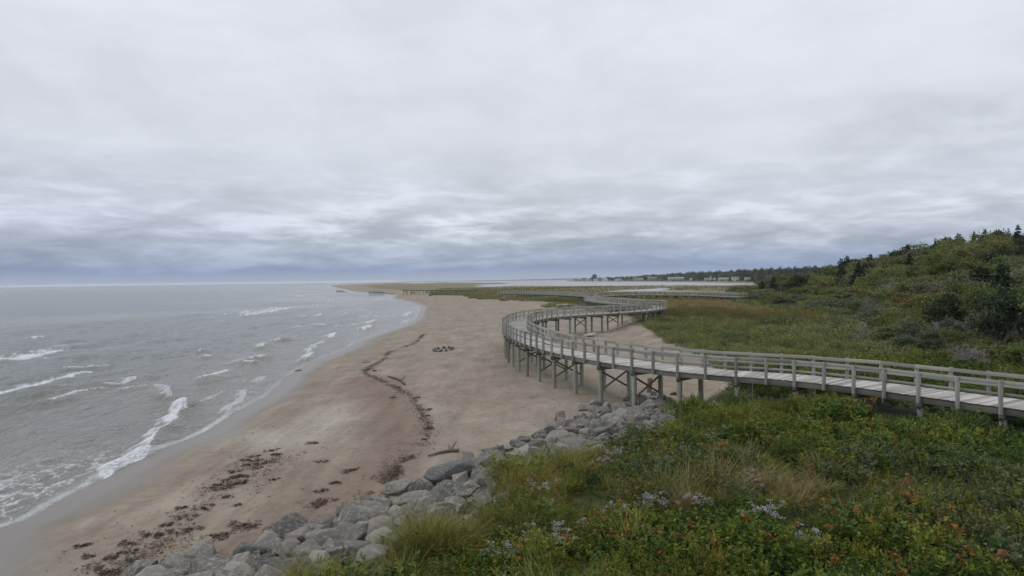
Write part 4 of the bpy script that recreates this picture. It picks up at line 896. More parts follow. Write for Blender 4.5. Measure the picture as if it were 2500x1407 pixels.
def trunk_mesh(seed, hgt=1.0, spread=.34, r0=.028, nb=6):
    q = random.Random(seed); mb = MB()
    for k in range(nb):
        a = q.uniform(0, 6.28); e = spread * q.uniform(.5, 1.0); z1 = hgt * q.uniform(.6, .85)
        mb.tube([(0.02 * math.cos(a), .02 * math.sin(a), -.15), (.25 * e * math.cos(a), .25 * e * math.sin(a), z1 * .35), (.65 * e * math.cos(a + .3), .65 * e * math.sin(a + .3), z1 * .7), (e * math.cos(a), e * math.sin(a), z1)], [r0, r0 * .8, r0 * .5, r0 * .2], 5)
    me = bpy.data.meshes.new('trunk'); me.from_pydata([tuple(v) for v in mb.v], [], mb.f); me.materials.append(M['bark']); return me
def spruce_mesh(seed, mat, tiers=15, sparse=1.0, wide=.27):
    q = np.random.RandomState(seed); P = []; Dn = []; Ls = []
    for k in range(tiers):
        t = (k + .5) / tiers; z = .10 + .88 * t; L = wide * (1 - t)**.85 * q.uniform(.8, 1.15) + .015
        nb = max(4, int((11 - 6 * t) * sparse)); a0 = q.uniform(0, 6.28)
        for j in range(nb):
            a = a0 + 6.28 * j / nb + q.normal(0, .15); Lb = L * q.uniform(.55, 1.2); zj = z + q.uniform(-.55, .55) / tiers * .88; m = max(10, int(80 * Lb / wide))
            s = q.uniform(.1, 1, m); dr = np.array([math.cos(a), math.sin(a), 0])
            p = dr * (s * Lb)[:, None] + np.array([0, 0, 1.0]) * (zj - .10 * s * Lb / wide * wide * 1.6 + .05 * s**2 * Lb)[:, None]
            p += q.normal(0, .010, p.shape); sd = np.cross(dr, [0, 0, 1])
            dd = dr * .8 + sd * q.choice([-1, 1], m)[:, None] * q.uniform(.3, 1, m)[:, None] + np.array([0, 0, 1.0]) * q.uniform(-.5, .2, m)[:, None]
            P.append(p); Dn.append(dd); Ls.append(np.full(m, .075) * (1 - .45 * t))
    P = np.concatenate(P); Dn = np.concatenate(Dn); Ls = np.concatenate(Ls)
    V, F = leaves(q, P, Dn, Ls * q.uniform(.7, 1.2, len(Ls)), Ls * .5)
    tip = MB(); tip.tube([(0, 0, -.05), (0, 0, .5), (0, 0, 1.0)], [.016, .010, .002], 5)
    tm = bpy.data.meshes.new('trunk'); tm.from_pydata([tuple(v) for v in tip.v], [], tip.f); tm.materials.append(M['bark'])
    return mesh_np('crown', V, F, mat), tm
def twig_mesh(seed, mat, n0=9, depth=5, r0=.022, up=.55):
    q = np.random.RandomState(seed); mb = MB()
    def grow(p, d, L, r, lev):
        mid = p + d * L * .5 + q.normal(0, .04 * L, 3); e = p + d * L + q.normal(0, .08 * L, 3)
        mb.tube([p, mid, e], [r, r * .8, r * .55], 3)
        if lev == 0: return
        for _ in range(q.randint(2, 4)):
            dn = unit(d + q.normal(0, .55, 3) + [0, 0, .12]); grow(p + (e - p) * q.uniform(.45, 1), dn, L * q.uniform(.55, .8), max(r * .60, .0045), lev - 1)
    for _ in range(n0):
        a = q.uniform(0, 6.28); grow(np.array([q.normal(0, .03), q.normal(0, .03), -.05]), unit(np.array([math.cos(a) * (1 - up), math.sin(a) * (1 - up), up])), q.uniform(.28, .42), r0, depth)
    me = bpy.data.meshes.new('branches'); me.from_pydata([tuple(v) for v in mb.v], [], mb.f); me.materials.append(mat); return me
CM = {k: [crown_mesh(100 * i + 7 * j + 1, CROWNS[k], 3400, .060, [1.0, .8, 1.25][i % 3], [34, 26, 44][i % 3]) for i in range(3)] for j, k in enumerate(['green', 'olive', 'dark', 'greygreen', 'brown', 'yellow'])}
TM = [trunk_mesh(i) for i in range(3)]
SP = [spruce_mesh(5, CROWNS['spruce']), spruce_mesh(9, CROWNS['spruce'], 13, .75, .24), spruce_mesh(14, CROWNS['spruce'], 18, 1.1, .36)]
TW = [twig_mesh(3, M['deadtwig'], 8), twig_mesh(8, M['deadtwig'], 9), twig_mesh(12, M['deadtwig'], 7)]
BL = [twig_mesh(21, M['bleached'], 3, 3, .030, .6), twig_mesh(25, M['bleached'], 4, 3, .026, .5)]
def shrub(x, y, hgt, wid, kind, label, group=None, name='shrub', cat='shrub', var=0):
    z = gz1(x, y) - .1; r = empty(name, (x, y, z), rs.uniform(0, 6.28)); tag(r, label, cat, group)
    asp = [1.0, .8, 1.25][var % 3]
    ob('crown', CM[kind][var % 3], r, (0, 0, hgt * .04), None, (wid, wid * rs.uniform(.85, 1.1), hgt / asp))
    ob('trunk', TM[var % 3], r, None, None, (wid, wid, hgt * .8)); return r
def spruce(x, y, hgt, wid, v, label, group=None):
    r = empty('spruce_tree', (x, y, gz1(x, y) - .1), rs.uniform(0, 6.28)); tag(r, label, 'tree', group)
    ob('crown', SP[v][0], r, None, None, (wid, wid, hgt)); ob('trunk', SP[v][1], r, None, None, (hgt, hgt, hgt)); return r
def dead(x, y, hgt, wid, mesh, label, group=None):
    r = empty('dead_shrub', (x, y, gz1(x, y) - .05), rs.uniform(0, 6.28)); tag(r, label, 'shrub', group)
    ob('branches', mesh, r, None, None, (wid, wid, hgt)); return r
taken = []
# trees that stand out on the hill: position and height of the top taken from the photograph
for (x, y, zt, wf, v), lab in zip([(91.22,150,15.42,0.55,1),(95.1,140,15.86,0.9,0),(94.5,130,15.67,0.8,0),(90.99,160,13.93,1,2),(96.25,150,15.17,1.1,2),(105.06,150,14.7,0.8,0),(87.57,170,13.02,1.1,2),(103.44,145,15.13,0.6,1),(100.92,152,14.15,0.6,0)],
        ['slender spruce with tiered branches rising alone above the hill skyline', 'broad dark spruce on the skyline near the right edge', 'tall spruce cut by the right edge of the picture on the skyline', 'bushy dark fir left of the slender skyline spruce', 'wide dark fir just right of the slender skyline spruce', 'low dark spruce between the two tallest right-hand skyline spruces', 'leftmost dark fir standing up from the hill skyline', 'thin short spruce beside the right-edge spruce', 'small dark spruce left of the broad skyline spruce']):
    h_ = zt - gz1(x, y); print('spruce', round(h_, 1)); h_ = min(max(h_, 6.2), 9.5); spruce(x, y, h_, h_ * wf, int(v), lab); taken.append((x, y, 1.6))
for (x, y, zt, w), lab in zip([(56.6,84,9.02,8.5),(47.02,74,6.67,5),(54.61,78,6.99,6),(43.67,66,5.24,5)], ['biggest dark spruce clump on the hillside at the right', 'dark spruce left of the biggest hillside spruce clump', 'dark spruce right of the biggest hillside spruce clump', 'low dark spruce in front of the biggest hillside spruce clump']):
    h_ = max(zt - gz1(x, y), 2.5); spruce(x, y, h_, w * 1.35, 2, lab); taken.append((x, y, 2.4))
for (x, y, z), (hh, ww, v), lab in zip([(36.09,62.97,2.66),(39.48,74.21,2.4),(44.82,85.67,2.56),(48.9,80.74,3.26),(57.6,97.94,3.71),(57.48,103.98,3.49),(34.43,54.74,2.83),(28.77,55.64,2.5),(26.73,39.9,2.45),(40.3,72.17,2.53)],
        [(2.6, 3.4, 0), (3.6, 3.2, 1), (3.8, 3.0, 0), (3.4, 3.4, 1), (3.6, 4.0, 2), (4.2, 4.2, 2), (2.4, 3.0, 1), (2.2, 2.6, 2), (2.2, 2.4, 0), (3.0, 3.6, 2)],
        ['grey leafless shrub in the gap of the hillside above the boardwalk', 'tall mauve-grey bare shrub at the left end of the leafless thicket', 'bare twiggy shrub rising behind the leafless thicket', 'bare grey shrub under the dark hillside spruces', 'bare brown-grey shrub left of the dark hillside spruces', 'largest bare mauve shrub in the middle of the hillside', 'bare grey twigs in front of the dark spruces', 'small bare shrub at the foot of the leafless thicket', 'bare twiggy shrub right behind the railing at the right', 'bare grey shrub beside the bleached branches']):
    dead(x, y, hh, ww, TW[v], lab); taken.append((x, y, 1.1))
for (x, y, z), (hh, ww, v), lab in zip([(33.33,58.59,2.58),(61.13,117.19,3.66),(35.14,66.57,2.51)], [(2.0, 2.0, 0), (3.2, 2.0, 1), (1.8, .9, 0)], ['bleached white dead branches low on the hillside', 'bleached birch-like dead top sticking out of the mauve shrubs', 'single crooked bleached stem at the edge of the thicket']):
    dead(x, y, hh, ww, BL[v], lab)
# the rest of the thicket: individuals, spaced wider with distance
SHR = {'green': 'mid-green leafy shrub', 'olive': 'olive-green leafy shrub', 'dark': 'dark green dense shrub', 'greygreen': 'grey-green leafy shrub', 'brown': 'brownish thinning shrub', 'yellow': 'yellowing leafy shrub'}
cand = np.column_stack(sample(9000, 14, 200, 28, 300)); hs = poly_sd(cand[:, 0], cand[:, 1], HILL); Dc = np.hypot(cand[:, 0], cand[:, 1])
ok = (hs > .3) & (np.abs(cand[:, 0]) < .77 * cand[:, 1] + 2); cand, hs, Dc = cand[ok], hs[ok], Dc[ok]
order = np.argsort(Dc + rs.uniform(0, 12, len(Dc))); nshrub = 0
for i in order:
    x, y = cand[i]; sp = .9 + Dc[i] * .0175
    if hs[i] < 5: sp *= .75
    if any((x - a)**2 + (y - b)**2 < (.55 * sp + c * .5)**2 if False else (x - a)**2 + (y - b)**2 < max(sp, c)**2 for a, b, c in taken): continue
    if nshrub >= 290: break
    taken.append((x, y, sp * .8)); u_ = rs.uniform()
    edge = hs[i] < 5
    nn_ = float(fbm(np.array([x * .05]), np.array([y * .05]), 501, 3)[0])
    if edge: kind = rs.choice(['greygreen', 'green', 'olive', 'greygreen'])
    elif nn_ > .55: kind = rs.choice(['olive', 'olive', 'olive', 'green', 'green', 'green', 'brown', 'greygreen'] + ['yellow'] * (rs.uniform() < .5))
    elif nn_ > .45: kind = rs.choice(['green', 'olive', 'dark', 'olive', 'green', 'brown'])
    else: kind = rs.choice(['dark', 'green', 'dark', 'green', 'olive', 'brown'])
    hgt = (rs.uniform(1.3, 2.6) if edge else rs.uniform(2.4, 4.4)) * (1 + (Dc[i] > 130) * .25); wid = max(sp * rs.uniform(1.5, 2.0), hgt * .9)
    if not edge and rs.uniform() < .06:
        spruce(x, y, hgt * 1.35, hgt * 1.3, 2, 'small dark spruce mixed into the thicket on the wooded dune', 'small spruces in the thicket')
    elif not edge and rs.uniform() < .08:
        dead(x, y, hgt * .9, hgt * 1.1, TW[rs.randint(3)], 'bare twiggy shrub mixed into the leafy thicket on the wooded dune', 'bare shrubs mixed into the thicket')
    else:
        an_ = math.degrees(math.atan2(x, y)); zone = 'at the left tip of the wooded dune' if an_ < 21.5 else 'at the right edge of the wooded dune' if an_ > 33.5 else 'on the ridge of the wooded dune' if hs[i] > 38 else 'at the foot of the wooded dune' if hs[i] < 9 else 'half-way up the wooded dune'
        shrub(x, y, hgt, wid, kind, SHR[kind] + ' ' + zone, SHR[kind] + 's ' + zone, var=rs.randint(3))
    nshrub += 1
print('shrubs', nshrub)

# ---------------------------------------------------------------- village on the far shore
def plain(name, col, rough=.8, var=.12, scale=.8):
    m, nt, b = new_mat(name); n = noise(nt, pos(nt), scale, 4, .6)
    setc(nt, b, 'Base Color', mixc(nt, 1.0, col, ramp(nt, n, [(.3, 1 - var), (.7, 1 + var)]), 'MULTIPLY')); b.inputs['Roughness'].default_value = rough; return m
HM = {'white': plain('white_siding', (.60, .60, .585)), 'grey': plain('grey_siding', (.30, .30, .30)), 'tan': plain('tan_siding', (.36, .32, .27)), 'beige': plain('beige_siding', (.44, .415, .36)), 'blue': plain('pale_blue_siding', (.55, .62, .70)), 'brown': plain('brown_siding', (.22, .19, .165)),
      'roof_dark': plain('dark_shingles', (.075, .08, .09)), 'roof_grey': plain('grey_shingles', (.22, .22, .22)), 'roof_red': plain('red_metal_roof', (.42, .09, .075)), 'roof_light': plain('light_metal_roof', (.33, .33, .33)), 'pane': plain('window_pane', (.03, .035, .04), .2), 'trim': plain('white_trim', (.78, .78, .76))}
def house(x, y, z, w, h, wall, roof, label, ridge='x', rr=.4, dep=None):
    dep = dep or max(6.5, w * .45); g = min(z, gz1(x, y)) - z
    r = empty('house', (x, y, z), -math.atan2(x, y) * .6); tag(r, label, 'house')
    hw = h * (1 - rr); mb = MB(); mb.box(-w / 2, w / 2, -dep / 2, dep / 2, g - 1.0, hw)
    if ridge == 'y':
        n = len(mb.v)
        for yy in (-dep / 2, dep / 2): mb.v += [np.array(p) for p in ((-w / 2, yy, hw), (w / 2, yy, hw), (0, yy, h - .1))]
        mb.f += [[n, n + 1, n + 2], [n + 3, n + 5, n + 4]]
    mb.build('wall', HM[wall], r)
    mb = MB(); o = .5; t = .25
    if ridge == 'x':
        for s_ in (-1, 1): mb.quadbox((0, s_ * dep / 4 * 1.06, (hw + h) / 2 + .1), (w / 2 + o, 0, 0), (0, s_ * dep / 4 * 1.12, -(h - hw) / 2 * 1.08), (0, .03, t / 2))
        mb2 = MB(); n = 0
        for xx in (-w / 2, w / 2): mb2.v += [np.array(p) for p in ((xx, -dep / 2, hw), (xx, dep / 2, hw), (xx, 0, h))]
        mb2.f = [[0, 1, 2], [3, 5, 4]]; mb2.build('gable', HM[wall], r)
    else:
        for s_ in (-1, 1): mb.quadbox((s_ * w / 4 * 1.06, 0, (hw + h) / 2 + .1), (s_ * w / 4 * 1.12, 0, -(h - hw) / 2 * 1.08), (0, dep / 2 + o, 0), (.03, 0, t / 2))
    rf = mb.build('roof', HM[roof], r)
    if h > 5.5:
        mb = MB(); mb.box(w * .22, w * .22 + .9, -.45, .45, h - 1.2, h + 1.0); mb.build('chimney', HM['tan'], rf)
    nw = max(2, int(w / 4.2)); wh = min(1.5, hw * .4)
    for k in range(nw):
        cx = -w / 2 + w * (k + .5) / nw; door = k == nw // 2
        mb = MB(); mb.box(cx - .75, cx + .75, -dep / 2 - .06, -dep / 2 - .003, 0.1 if door else hw * .42, 2.1 if door else hw * .42 + wh)
        f = mb.build('door' if door else 'window', HM['trim'], r)
        mb = MB(); mb.box(cx - .6, cx + .6, -dep / 2 - .09, -dep / 2 - .065, .25 if door else hw * .42 + .12, 1.9 if door else hw * .42 + wh - .12); mb.build('pane', HM['pane'], f)
    return r
VILL = [(225.14,2450,2.67,8,4.5),(229.77,2350,2.7,8,5.5),(239.77,2300,2.75,9,5.5),(257.37,2300,3.73,7,6.5),(258.29,2150,3.77,11,4),(276.64,2180,4.03,9,8),(278.02,2080,3.78,14,7.5),(301.92,1980,3.48,17,9.5),(327.82,1850,4.9,13,8.5),(332.72,1800,4.38,13,5),(346.27,1720,5.78,26,6.5),(348.43,1480,4.54,46,6.5),(352.34,1370,3.59,8,6),(350.16,1250,3.66,13,5),(353.92,1240,3.97,6.5,11),(355.03,1220,3.95,7,7),(349.2,1150,3.98,30,5.5),(349.59,1090,4.71,21,7),(349.73,1030,4.51,23,5.5),(340.07,960,4.28,18,5.5),(341.83,940,3.68,16,9.5),(357.58,960,4.32,17,7.5),(389.33,1010,9.6,12,4.5)]
VSPEC = [('grey', 'roof_dark', 'x', 'small grey house at the tip of the far shore'), ('tan', 'roof_grey', 'x', 'second house from the tip of the far shore, tan'), ('tan', 'roof_grey', 'y', 'tan gable-fronted house left of the big round tree'), ('grey', 'roof_grey', 'y', 'narrow grey house just left of the big round tree'),
         ('white', 'roof_light', 'x', 'low white shed in front of the big round tree'), ('brown', 'roof_grey', 'y', 'grey-brown tall house below the columnar tree'), ('white', 'roof_grey', 'y', 'white gabled house right of the columnar tree'), ('white', 'roof_dark', 'x', 'white house with a dark steep roof on the far shore'),
         ('tan', 'roof_red', 'y', 'house with a bright red roof on the far shore'), ('beige', 'roof_grey', 'x', 'low pale house beside the red-roofed one'), ('brown', 'roof_grey', 'x', 'long brown building right of the red-roofed house'), ('grey', 'roof_light', 'x', 'longest grey building with a light roof on the far shore'),
         ('white', 'roof_grey', 'y', 'tiny white cottage right of the longest building'), ('beige', 'roof_grey', 'x', 'beige cottage left of the white steep-gabled house'), ('white', 'roof_dark', 'y', 'white house with a very steep narrow gable'), ('white', 'roof_dark', 'y', 'small white house right of the steep-gabled one'),
         ('beige', 'roof_light', 'x', 'long low beige building on the far shore'), ('white', 'roof_grey', 'x', 'white-fronted building with a grey roof beyond the bay'), ('beige', 'roof_grey', 'x', 'long grey-beige house near the wooded dune tip'), ('white', 'roof_light', 'x', 'long white house next to the pale blue gable'),
         ('blue', 'roof_light', 'y', 'pale blue gabled house beside the wooded dune tip'), ('blue', 'roof_dark', 'x', 'blue-grey house half hidden by the wooded dune'), ('beige', 'roof_light', 'x', 'beige house up among the far trees')]
for (x, y, z, wp, hp), (wa, ro, ax_, lab) in zip(VILL, VSPEC):
    k = y / 1700.0; house(x, y, z, wp * k * (.92 if wp < 20 else .8), hp * k * (.85 if wp < 20 else .78), wa, ro, lab, ax_, .62 if ro == 'roof_red' or 'steep' in lab else .42)
for i, (x, y, z, h_) in enumerate([(227.31,2450,3.51,9),(357.63,1180,4.58,13),(356.68,1100,5.15,13),(355.34,1020,5.03,13),(358.7,980,4.91,13),(364.67,1380,4.72,13),(362.86,1500,5.77,13)]):
    r = empty('utility_pole', (x, y, gz1(x, y))); tag(r, '%s thin utility pole from the left along the far shore' % ordinal(i), 'pole', 'utility poles of the village')
    mb = MB(); mb.tube([(0, 0, -.5), (0, 0, h_)], [.22, .16], 6); mb.build('pole', M['bark'], r)
    mb = MB(); mb.box(-1.2, 1.2, -.08, .08, h_ - 1.0, h_ - .8); mb.build('crossarm', M['bark'], r)
for (x, y, z, h_, w_, v), lab in zip([(265.28,2230,3.78,24,19,0),(258.56,2240,3.87,14,14,0),(248.13,2380,4.67,12,16,0),(297.5,2150,4,12,18,1),(306.01,2130,3.89,11,14,0)], ['big round dark tree standing above the houses on the far shore', 'lower round tree left of the big one on the far shore', 'bushy tree above the tan gable-fronted house', 'bushy tree behind the white gabled house', 'bushy tree left of the dark-roofed white house']):
    shrub(x, y, h_, w_, 'dark', lab, None, 'broadleaf_tree', 'tree', v)
x, y, z = [(276.72,2200,4.28)][0]; r = spruce(x, y, 17, 9, 0, 'slim columnar tree beside the big round tree on the far shore')
for (x, y, z, h_), lab in zip([(-233.59,2233.23,1.29,3.2),(-197.11,2123.26,1.28,3)], ['left of two lone bushes on the far spit', 'right of two lone bushes on the far spit']): shrub(x, y, h_, h_ * 1.2, 'dark', lab, None, 'shrub', 'shrub', 1)
# the wood behind the village reads as one mass
fp = proto('far_tree', [CM['dark'][0], CM['dark'][2], CM['green'][0], SP[0][0], SP[2][0], CM['olive'][1]])
n = 2600; a = rs.uniform(.115, .56, n); t = rs.uniform(0, 1, n)
fx = np.interp(a, [p[0] / p[1] for p in FARSHORE] + [.6], [math.hypot(*p) for p in FARSHORE] + [840])
Df = fx * (1.13 + .55 * t * (1 - .35 * (a > .3))); x = Df * a / np.sqrt(1 + a * a); y = Df / np.sqrt(1 + a * a)
hh = rs.uniform(9, 14, n) * np.clip(.55 + (a - .13) * 4.5, .45, 1.05); idx = rs.choice([0, 1, 2, 3, 3, 4, 0, 5], n, p=[.2, .15, .15, .12, .12, .1, .1, .06])
scl = np.where(idx >= 3, hh * 1.15, hh); scl = np.where(idx == 5, hh * .9, scl)
scatter('far_wood', np.column_stack([x, y, ground_z(x, y) - .3]), rs.uniform(0, 6.28, n), scl, idx, fp, 'dark mixed wood behind the village on the far shore', np.zeros((n, 2)))
# low shrubs between the houses and along the far shore
n = 500; a = rs.uniform(.085, .40, n); fx = np.interp(a, [p[0] / p[1] for p in FARSHORE], [math.hypot(*p) for p in FARSHORE]); Df = fx * rs.uniform(1.01, 1.12, n)
x = Df * a / np.sqrt(1 + a * a); y = Df / np.sqrt(1 + a * a)
scatter('shore_shrubs', np.column_stack([x, y, ground_z(x, y) - .2]), rs.uniform(0, 6.28, n), rs.uniform(1.2, 3.6, n), rs.choice([0, 2, 5, 5], n), fp, 'low shrubs along the far shore between the houses', np.zeros((n, 2)))
# the coast beyond the bay, on the horizon
mb_v = []; mb_f = []; xs = np.linspace(-1400, 1500, 160)
hgt = (6 + 13 * sstep(-700, 900, xs) * (0.6 + .6 * fbm(xs * .004, xs * 0, 601, 4)))
for i, xx in enumerate(xs): mb_v += [(xx, 8300, -1), (xx, 8500, hgt[i] * sstep(-1400, -900, xx) + .3), (xx, 9300, hgt[i] + 2), (xx, 9500, -1)]
for i in range(len(xs) - 1): 
    for k in range(3): mb_f.append([4 * i + k, 4 * i + k + 1, 4 * i + k + 5, 4 * i + k + 4][::-1])
far = ob('far_coast', mesh_np('far_coast', mb_v, mb_f, plain('far_coast', (.05, .065, .045), .9, .3, .01), True)); tag(far, 'low dark coast on the horizon beyond the bay', kind='structure')

# ---------------------------------------------------------------- things washed up on the beach
M['wrack'] = leaf_material('wrack', [(.085, .060, .046), (.125, .092, .070), (.19, .15, .118)], .2, 4.0)
M['drift'] = wood_material('driftwood', (.09, .07, .055), (.20, .17, .14))
def wrack_mesh(seed):
    q = np.random.RandomState(seed); n = 240
    sp = q.normal(0, 1, (11, 2)) * [.36, .17]; k = np.minimum(q.exponential(3.2, n).astype(int), 10)
    c = sp[k] + q.normal(0, .10, (n, 2)) * q.uniform(.5, 1.3, (n, 1)); r_ = np.hypot(c[:, 0], c[:, 1] * 1.4)
    c = np.column_stack([c, q.uniform(0.005, .07, n) * np.clip(1.2 - r_, .2, 1)]); d = q.normal(size=(n, 3)) * [1, 1, .22]
    V, F = leaves(q, c, d, q.uniform(.06, .17, n), q.uniform(.025, .06, n), .1); return mesh_np('seaweed_clump', V, F, M['wrack'])
WR = [wrack_mesh(i) for i in range(6)]
CL = [(-11.34,30,0.51,26),(-10.82,30.93,0.54,26),(-10.24,30.02,0.58,30),(-10.76,29.29,0.54,28),(-11.44,29.3,0.5,30),(-10.22,28.75,0.57,34),(-11.13,28.52,0.51,24),(-10.41,28.06,0.56,24),(-11.18,27.62,0.51,28),(-10.57,26.82,0.54,50),(-10.13,25.91,0.57,40),(-10.48,25.75,0.54,52),(-11.07,26.42,0.51,22),(-11.14,25.67,0.5,22),(-10.01,24.16,0.56,24),(-9.31,23.12,0.59,24),(-9.01,26,0.63,18),(-11.24,23.14,0.47,28),(-10.39,23.15,0.53,48),(-10.7,22.39,0.49,52),(-10.85,21.72,0.46,40),(-9.88,21.26,0.51,60),(-8.66,20.42,0.57,62),(-8.38,20.78,0.59,70),(-8.12,21.22,0.61,54),(-11.1,21.02,0.43,44),(-10.69,20.84,0.45,34),(-12.89,20.36,0.28,36),(-12.16,19.7,0.32,28),(-11.23,20.37,0.4,40),(-11.04,19.75,0.4,36),(-11.24,19.42,0.38,48),(-10.72,19.03,0.41,50),(-11.27,18.8,0.37,52),(-12.62,20.6,0.31,16),(-10.63,18.3,0.4,60),(-9.46,31.83,0.62,30),(-7.94,28.29,0.7,34),(-6.32,26.46,0.78,32),(-6.41,25,0.77,26),(-6.65,24.19,0.75,32),(-6.69,22.79,0.72,60),(-6.28,23.04,0.74,50),(-12.1,59.08,0.58,22),(-13.64,64.41,0.52,18),(-11.38,57.72,0.6,18),(-5.9,43.01,0.78,18),(-5.11,38.91,0.8,30),(-4.56,36.98,0.82,18),(-4.14,33.63,0.86,26),(-4.14,31.18,0.86,20),(-7.95,47.83,0.69,22),(-19.49,63.29,0.02,18),(-6.94,21.25,0.68,40),(-6.2,26.55,0.78,20)]
# seaweed clumps carry a label by the stretch of beach they lie on
cb = {}
for c in CL:
    ph_ = 1250 + 1700 * c[0] / c[1]
    band = 'on the far curving wrack line' if c[1] > 29 else 'on the sand near the rocks' if ph_ > 700 else 'in the scattered patch mid-beach' if c[1] > 24.5 else 'in the lower left beach patches'
    cb.setdefault(band, []).append(c)
for band, lst in cb.items():
    lst.sort(key=lambda c: c[0] / c[1])
    for i, (x, y, z, wp) in enumerate(lst):
        w = wp * y / 1700.0; o = ob('seaweed_clump', WR[i % 6], None, (x, y, gz1(x, y) + .01), (0, 0, rs.uniform(-.3, 1.3)), (w * rs.uniform(.7, 1.15), w * rs.uniform(.9, 1.6), .7))
        tag(o, '%s brown seaweed clump from the left %s' % (ordinal(i), band), 'seaweed', 'seaweed clumps on the beach')
# loose fragments along the tide lines
WL = [[(-12.44,97.71),(-11.66,82.64),(-12.87,73.62),(-12.34,65.46),(-12.44,60.79),(-12.1,56.96),(-10.69,53.72),(-8.87,49.7),(-7,45.15),(-5.88,41.84),(-4.9,37.13),(-4.16,33.85),(-3.97,29.94)], [(-4.09,28.28),(-4.4,26.56),(-4.59,24.61),(-4.67,22.48),(-5.07,21.07)], [(-10.02,29.54),(-10.56,27.29),(-10.1,24.56),(-9.9,21.56),(-10.22,20.17),(-10.57,18.66),(-10.87,17.36)]]
pts = []
for li, (pl, wd_, nn_) in enumerate(zip(WL, (.30, .42, 1.0), (8000, 5200, 4200))):
    q = spline([(p[0], p[1], 0) for p in pl], .1); k = rs.randint(0, len(q), nn_)
    c_ = q[k, :2] + rs.normal(0, wd_, (nn_, 2)) * rs.uniform(.15, 1.2, (nn_, 1)); g_ = fbm(c_[:, 0] * 1.1, c_[:, 1] * .7, 701 + li, 3); pts.append(c_[g_ + rs.uniform(-.05, .05, nn_) > (.41, .42, .52)[li]])
q = np.column_stack(sample(1600, -16, 12, 17, 70)); pts.append(q[(-poly_sd(q[:, 0], q[:, 1], SEA) > 3) & (poly_sd(q[:, 0], q[:, 1], UPLAND) < -3)])
p = np.concatenate(pts); n = len(p); d = rs.normal(size=(n, 3)) * [1, 1, .15]
V, F = leaves(rs, np.column_stack([p, ground_z(p[:, 0], p[:, 1]) + .035]), d, rs.uniform(.03, .17, n), rs.uniform(.012, .045, n), .1)
tag(ob('beach_wrack', mesh_np('beach_wrack', V, F, M['wrack'])), 'loose brown seaweed fragments strewn along the tide lines', kind='stuff')
def drift(pts, rad, label):
    base = np.array(pts[0]); r = empty('driftwood', tuple(base)); tag(r, label, 'driftwood')
    mb = MB(); mb.tube([np.array(p) - base for p in pts], rad, 7); mb.build('stem', M['drift'], r, smooth=True)
    mid = np.array(pts[-2]) - base
    for k, dv in enumerate([(.25, .2, .35), (-.1, .35, .15)]):
        mb = MB(); mb.tube([mid, mid + np.array(dv) * .6, mid + np.array(dv)], [rad[-1] * .8, rad[-1] * .6, rad[-1] * .2], 5); mb.build('branch', M['drift'], r)
dw = [(-9.67,53.64,0.64),(-8.9,52.27,0.67),(-8.14,50.76,0.69),(-7.63,48.82,0.71)]; drift([(a_, b_, c_ + .08) for a_, b_, c_ in dw], [.05, .09, .10, .05], 'dark driftwood log lying along the curving wrack line')
dw = [(-3.48,28.04,0.88),(-3.02,28.55,0.9),(-2.64,28.76,0.91),(-2.29,28.7,0.92)]; drift([(a_, b_, c_ + .07) for a_, b_, c_ in dw], [.03, .06, .08, .07], 'long forked driftwood branch on the sand beside the rocks')
dw = [(-7.78,43.49,0.7),(-7.52,43.47,0.71),(-7.34,43.48,0.72)]; drift([(a_, b_, c_ + .05) for a_, b_, c_ in dw], [.03, .05, .03], 'short dark stick on the damp brown sand')
# ring of seaweed-covered stones
cx, cy, cz = [(-7.15,71.84,0.86)][0]
for i in range(11):
    a = 6.283 * i / 11; x = cx + 1.0 * math.cos(a); y = cy + 1.7 * math.sin(a)
    o = ob('ring_stone', ROCKS['rock_dark'][i % 4], None, (x, y, gz1(x, y) + .09), (rs.uniform(0, 3), 0, rs.uniform(0, 6)), (.52, .46, .40)); tag(o, 'dark stone of the stone ring on the open sand', 'stone', 'stones of the ring on the beach')
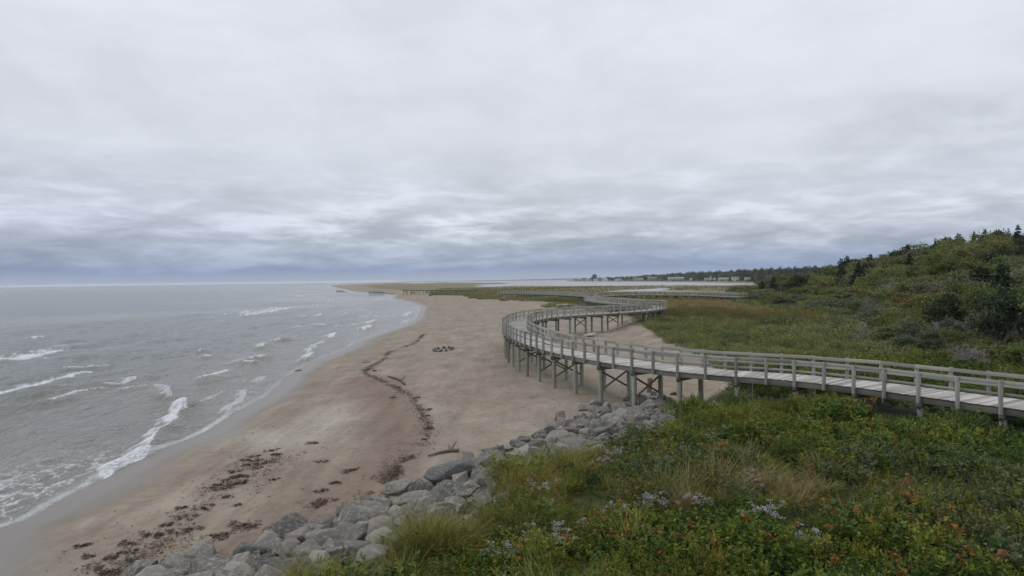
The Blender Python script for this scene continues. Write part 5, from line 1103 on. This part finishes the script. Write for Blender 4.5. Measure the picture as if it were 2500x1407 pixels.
# pale boards
def board(x, y, z, L, w, t, rz, ry, mat, label, name='board'):
    mb = MB(); mb.box(-L / 2, L / 2, -w / 2, w / 2, 0, t); o = mb.build(name, mat, None, (x, y, z)); o.rotation_euler = (0, ry, rz); tag(o, label, 'board')
B_ = [(11.6,161.07,1.78),(12.82,160.83,1.91),(9.11,82.16,1.2),(11.76,43.51,1.38),(0.17,54.25,1.03)]
board(*B_[0][:2], B_[0][2] + .25, 1.2, 2.6, .12, .5, .1, HM['white'], 'left of two white boards lying on the sand behind the boardwalk loop')
board(*B_[1][:2], B_[1][2] + .25, 1.0, 2.6, .12, .4, .1, HM['white'], 'right of two white boards lying on the sand behind the boardwalk loop')
board(*B_[2][:2], B_[2][2] + .2, .85, 1.8, .14, -.5, -.12, HM['white'], 'white panel lying on the sand under the boardwalk bend')
board(*B_[3][:2], B_[3][2] + .15, 1.3, .13, .1, -.75, .1, HM['white'], 'thin white pole on the sand behind the near boardwalk')
b1_ = [(5.72,44.02,1.08),(8.22,41.97,1.11)]
def stump(x, y, z, h_, w, tilt, rz, mat, label):
    mb = MB(); mb.quadbox((0, 0, h_ / 2 - .2), (w / 2, 0, 0), (0, w * .35, 0), (tilt, 0, h_ / 2 + .2)); o = mb.build('timber_stump', mat, None, (x, y, z)); o.rotation_euler = (0, 0, rz); tag(o, label, 'stump')
stump(*b1_[0], .95, .22, .09, .2, M['pile'], 'leaning grey timber stump against the tallest boardwalk pile')
stump(*b1_[1], .85, .24, .05, .4, M['drift'], 'short reddish-brown timber stub standing behind the rock heap')

# ---------------------------------------------------------------- sea air
m = bpy.data.materials.new('sea_air'); m.use_nodes = True; nt = m.node_tree; nt.nodes.clear()
pv = N(nt, 'ShaderNodeVolumePrincipled', {'Color': (0.86, 0.91, 1.0, 1), 'Density': 0.00009, 'Anisotropy': 0.2})
o_ = N(nt, 'ShaderNodeOutputMaterial'); nt.links.new(pv.outputs[0], o_.inputs['Volume'])
mb = MB(); mb.box(-60000, 60000, -5000, 60000, -4.0, 34.0); hz = mb.build('haze', m); tag(hz, 'thin pale sea haze over the whole coast', kind='stuff')
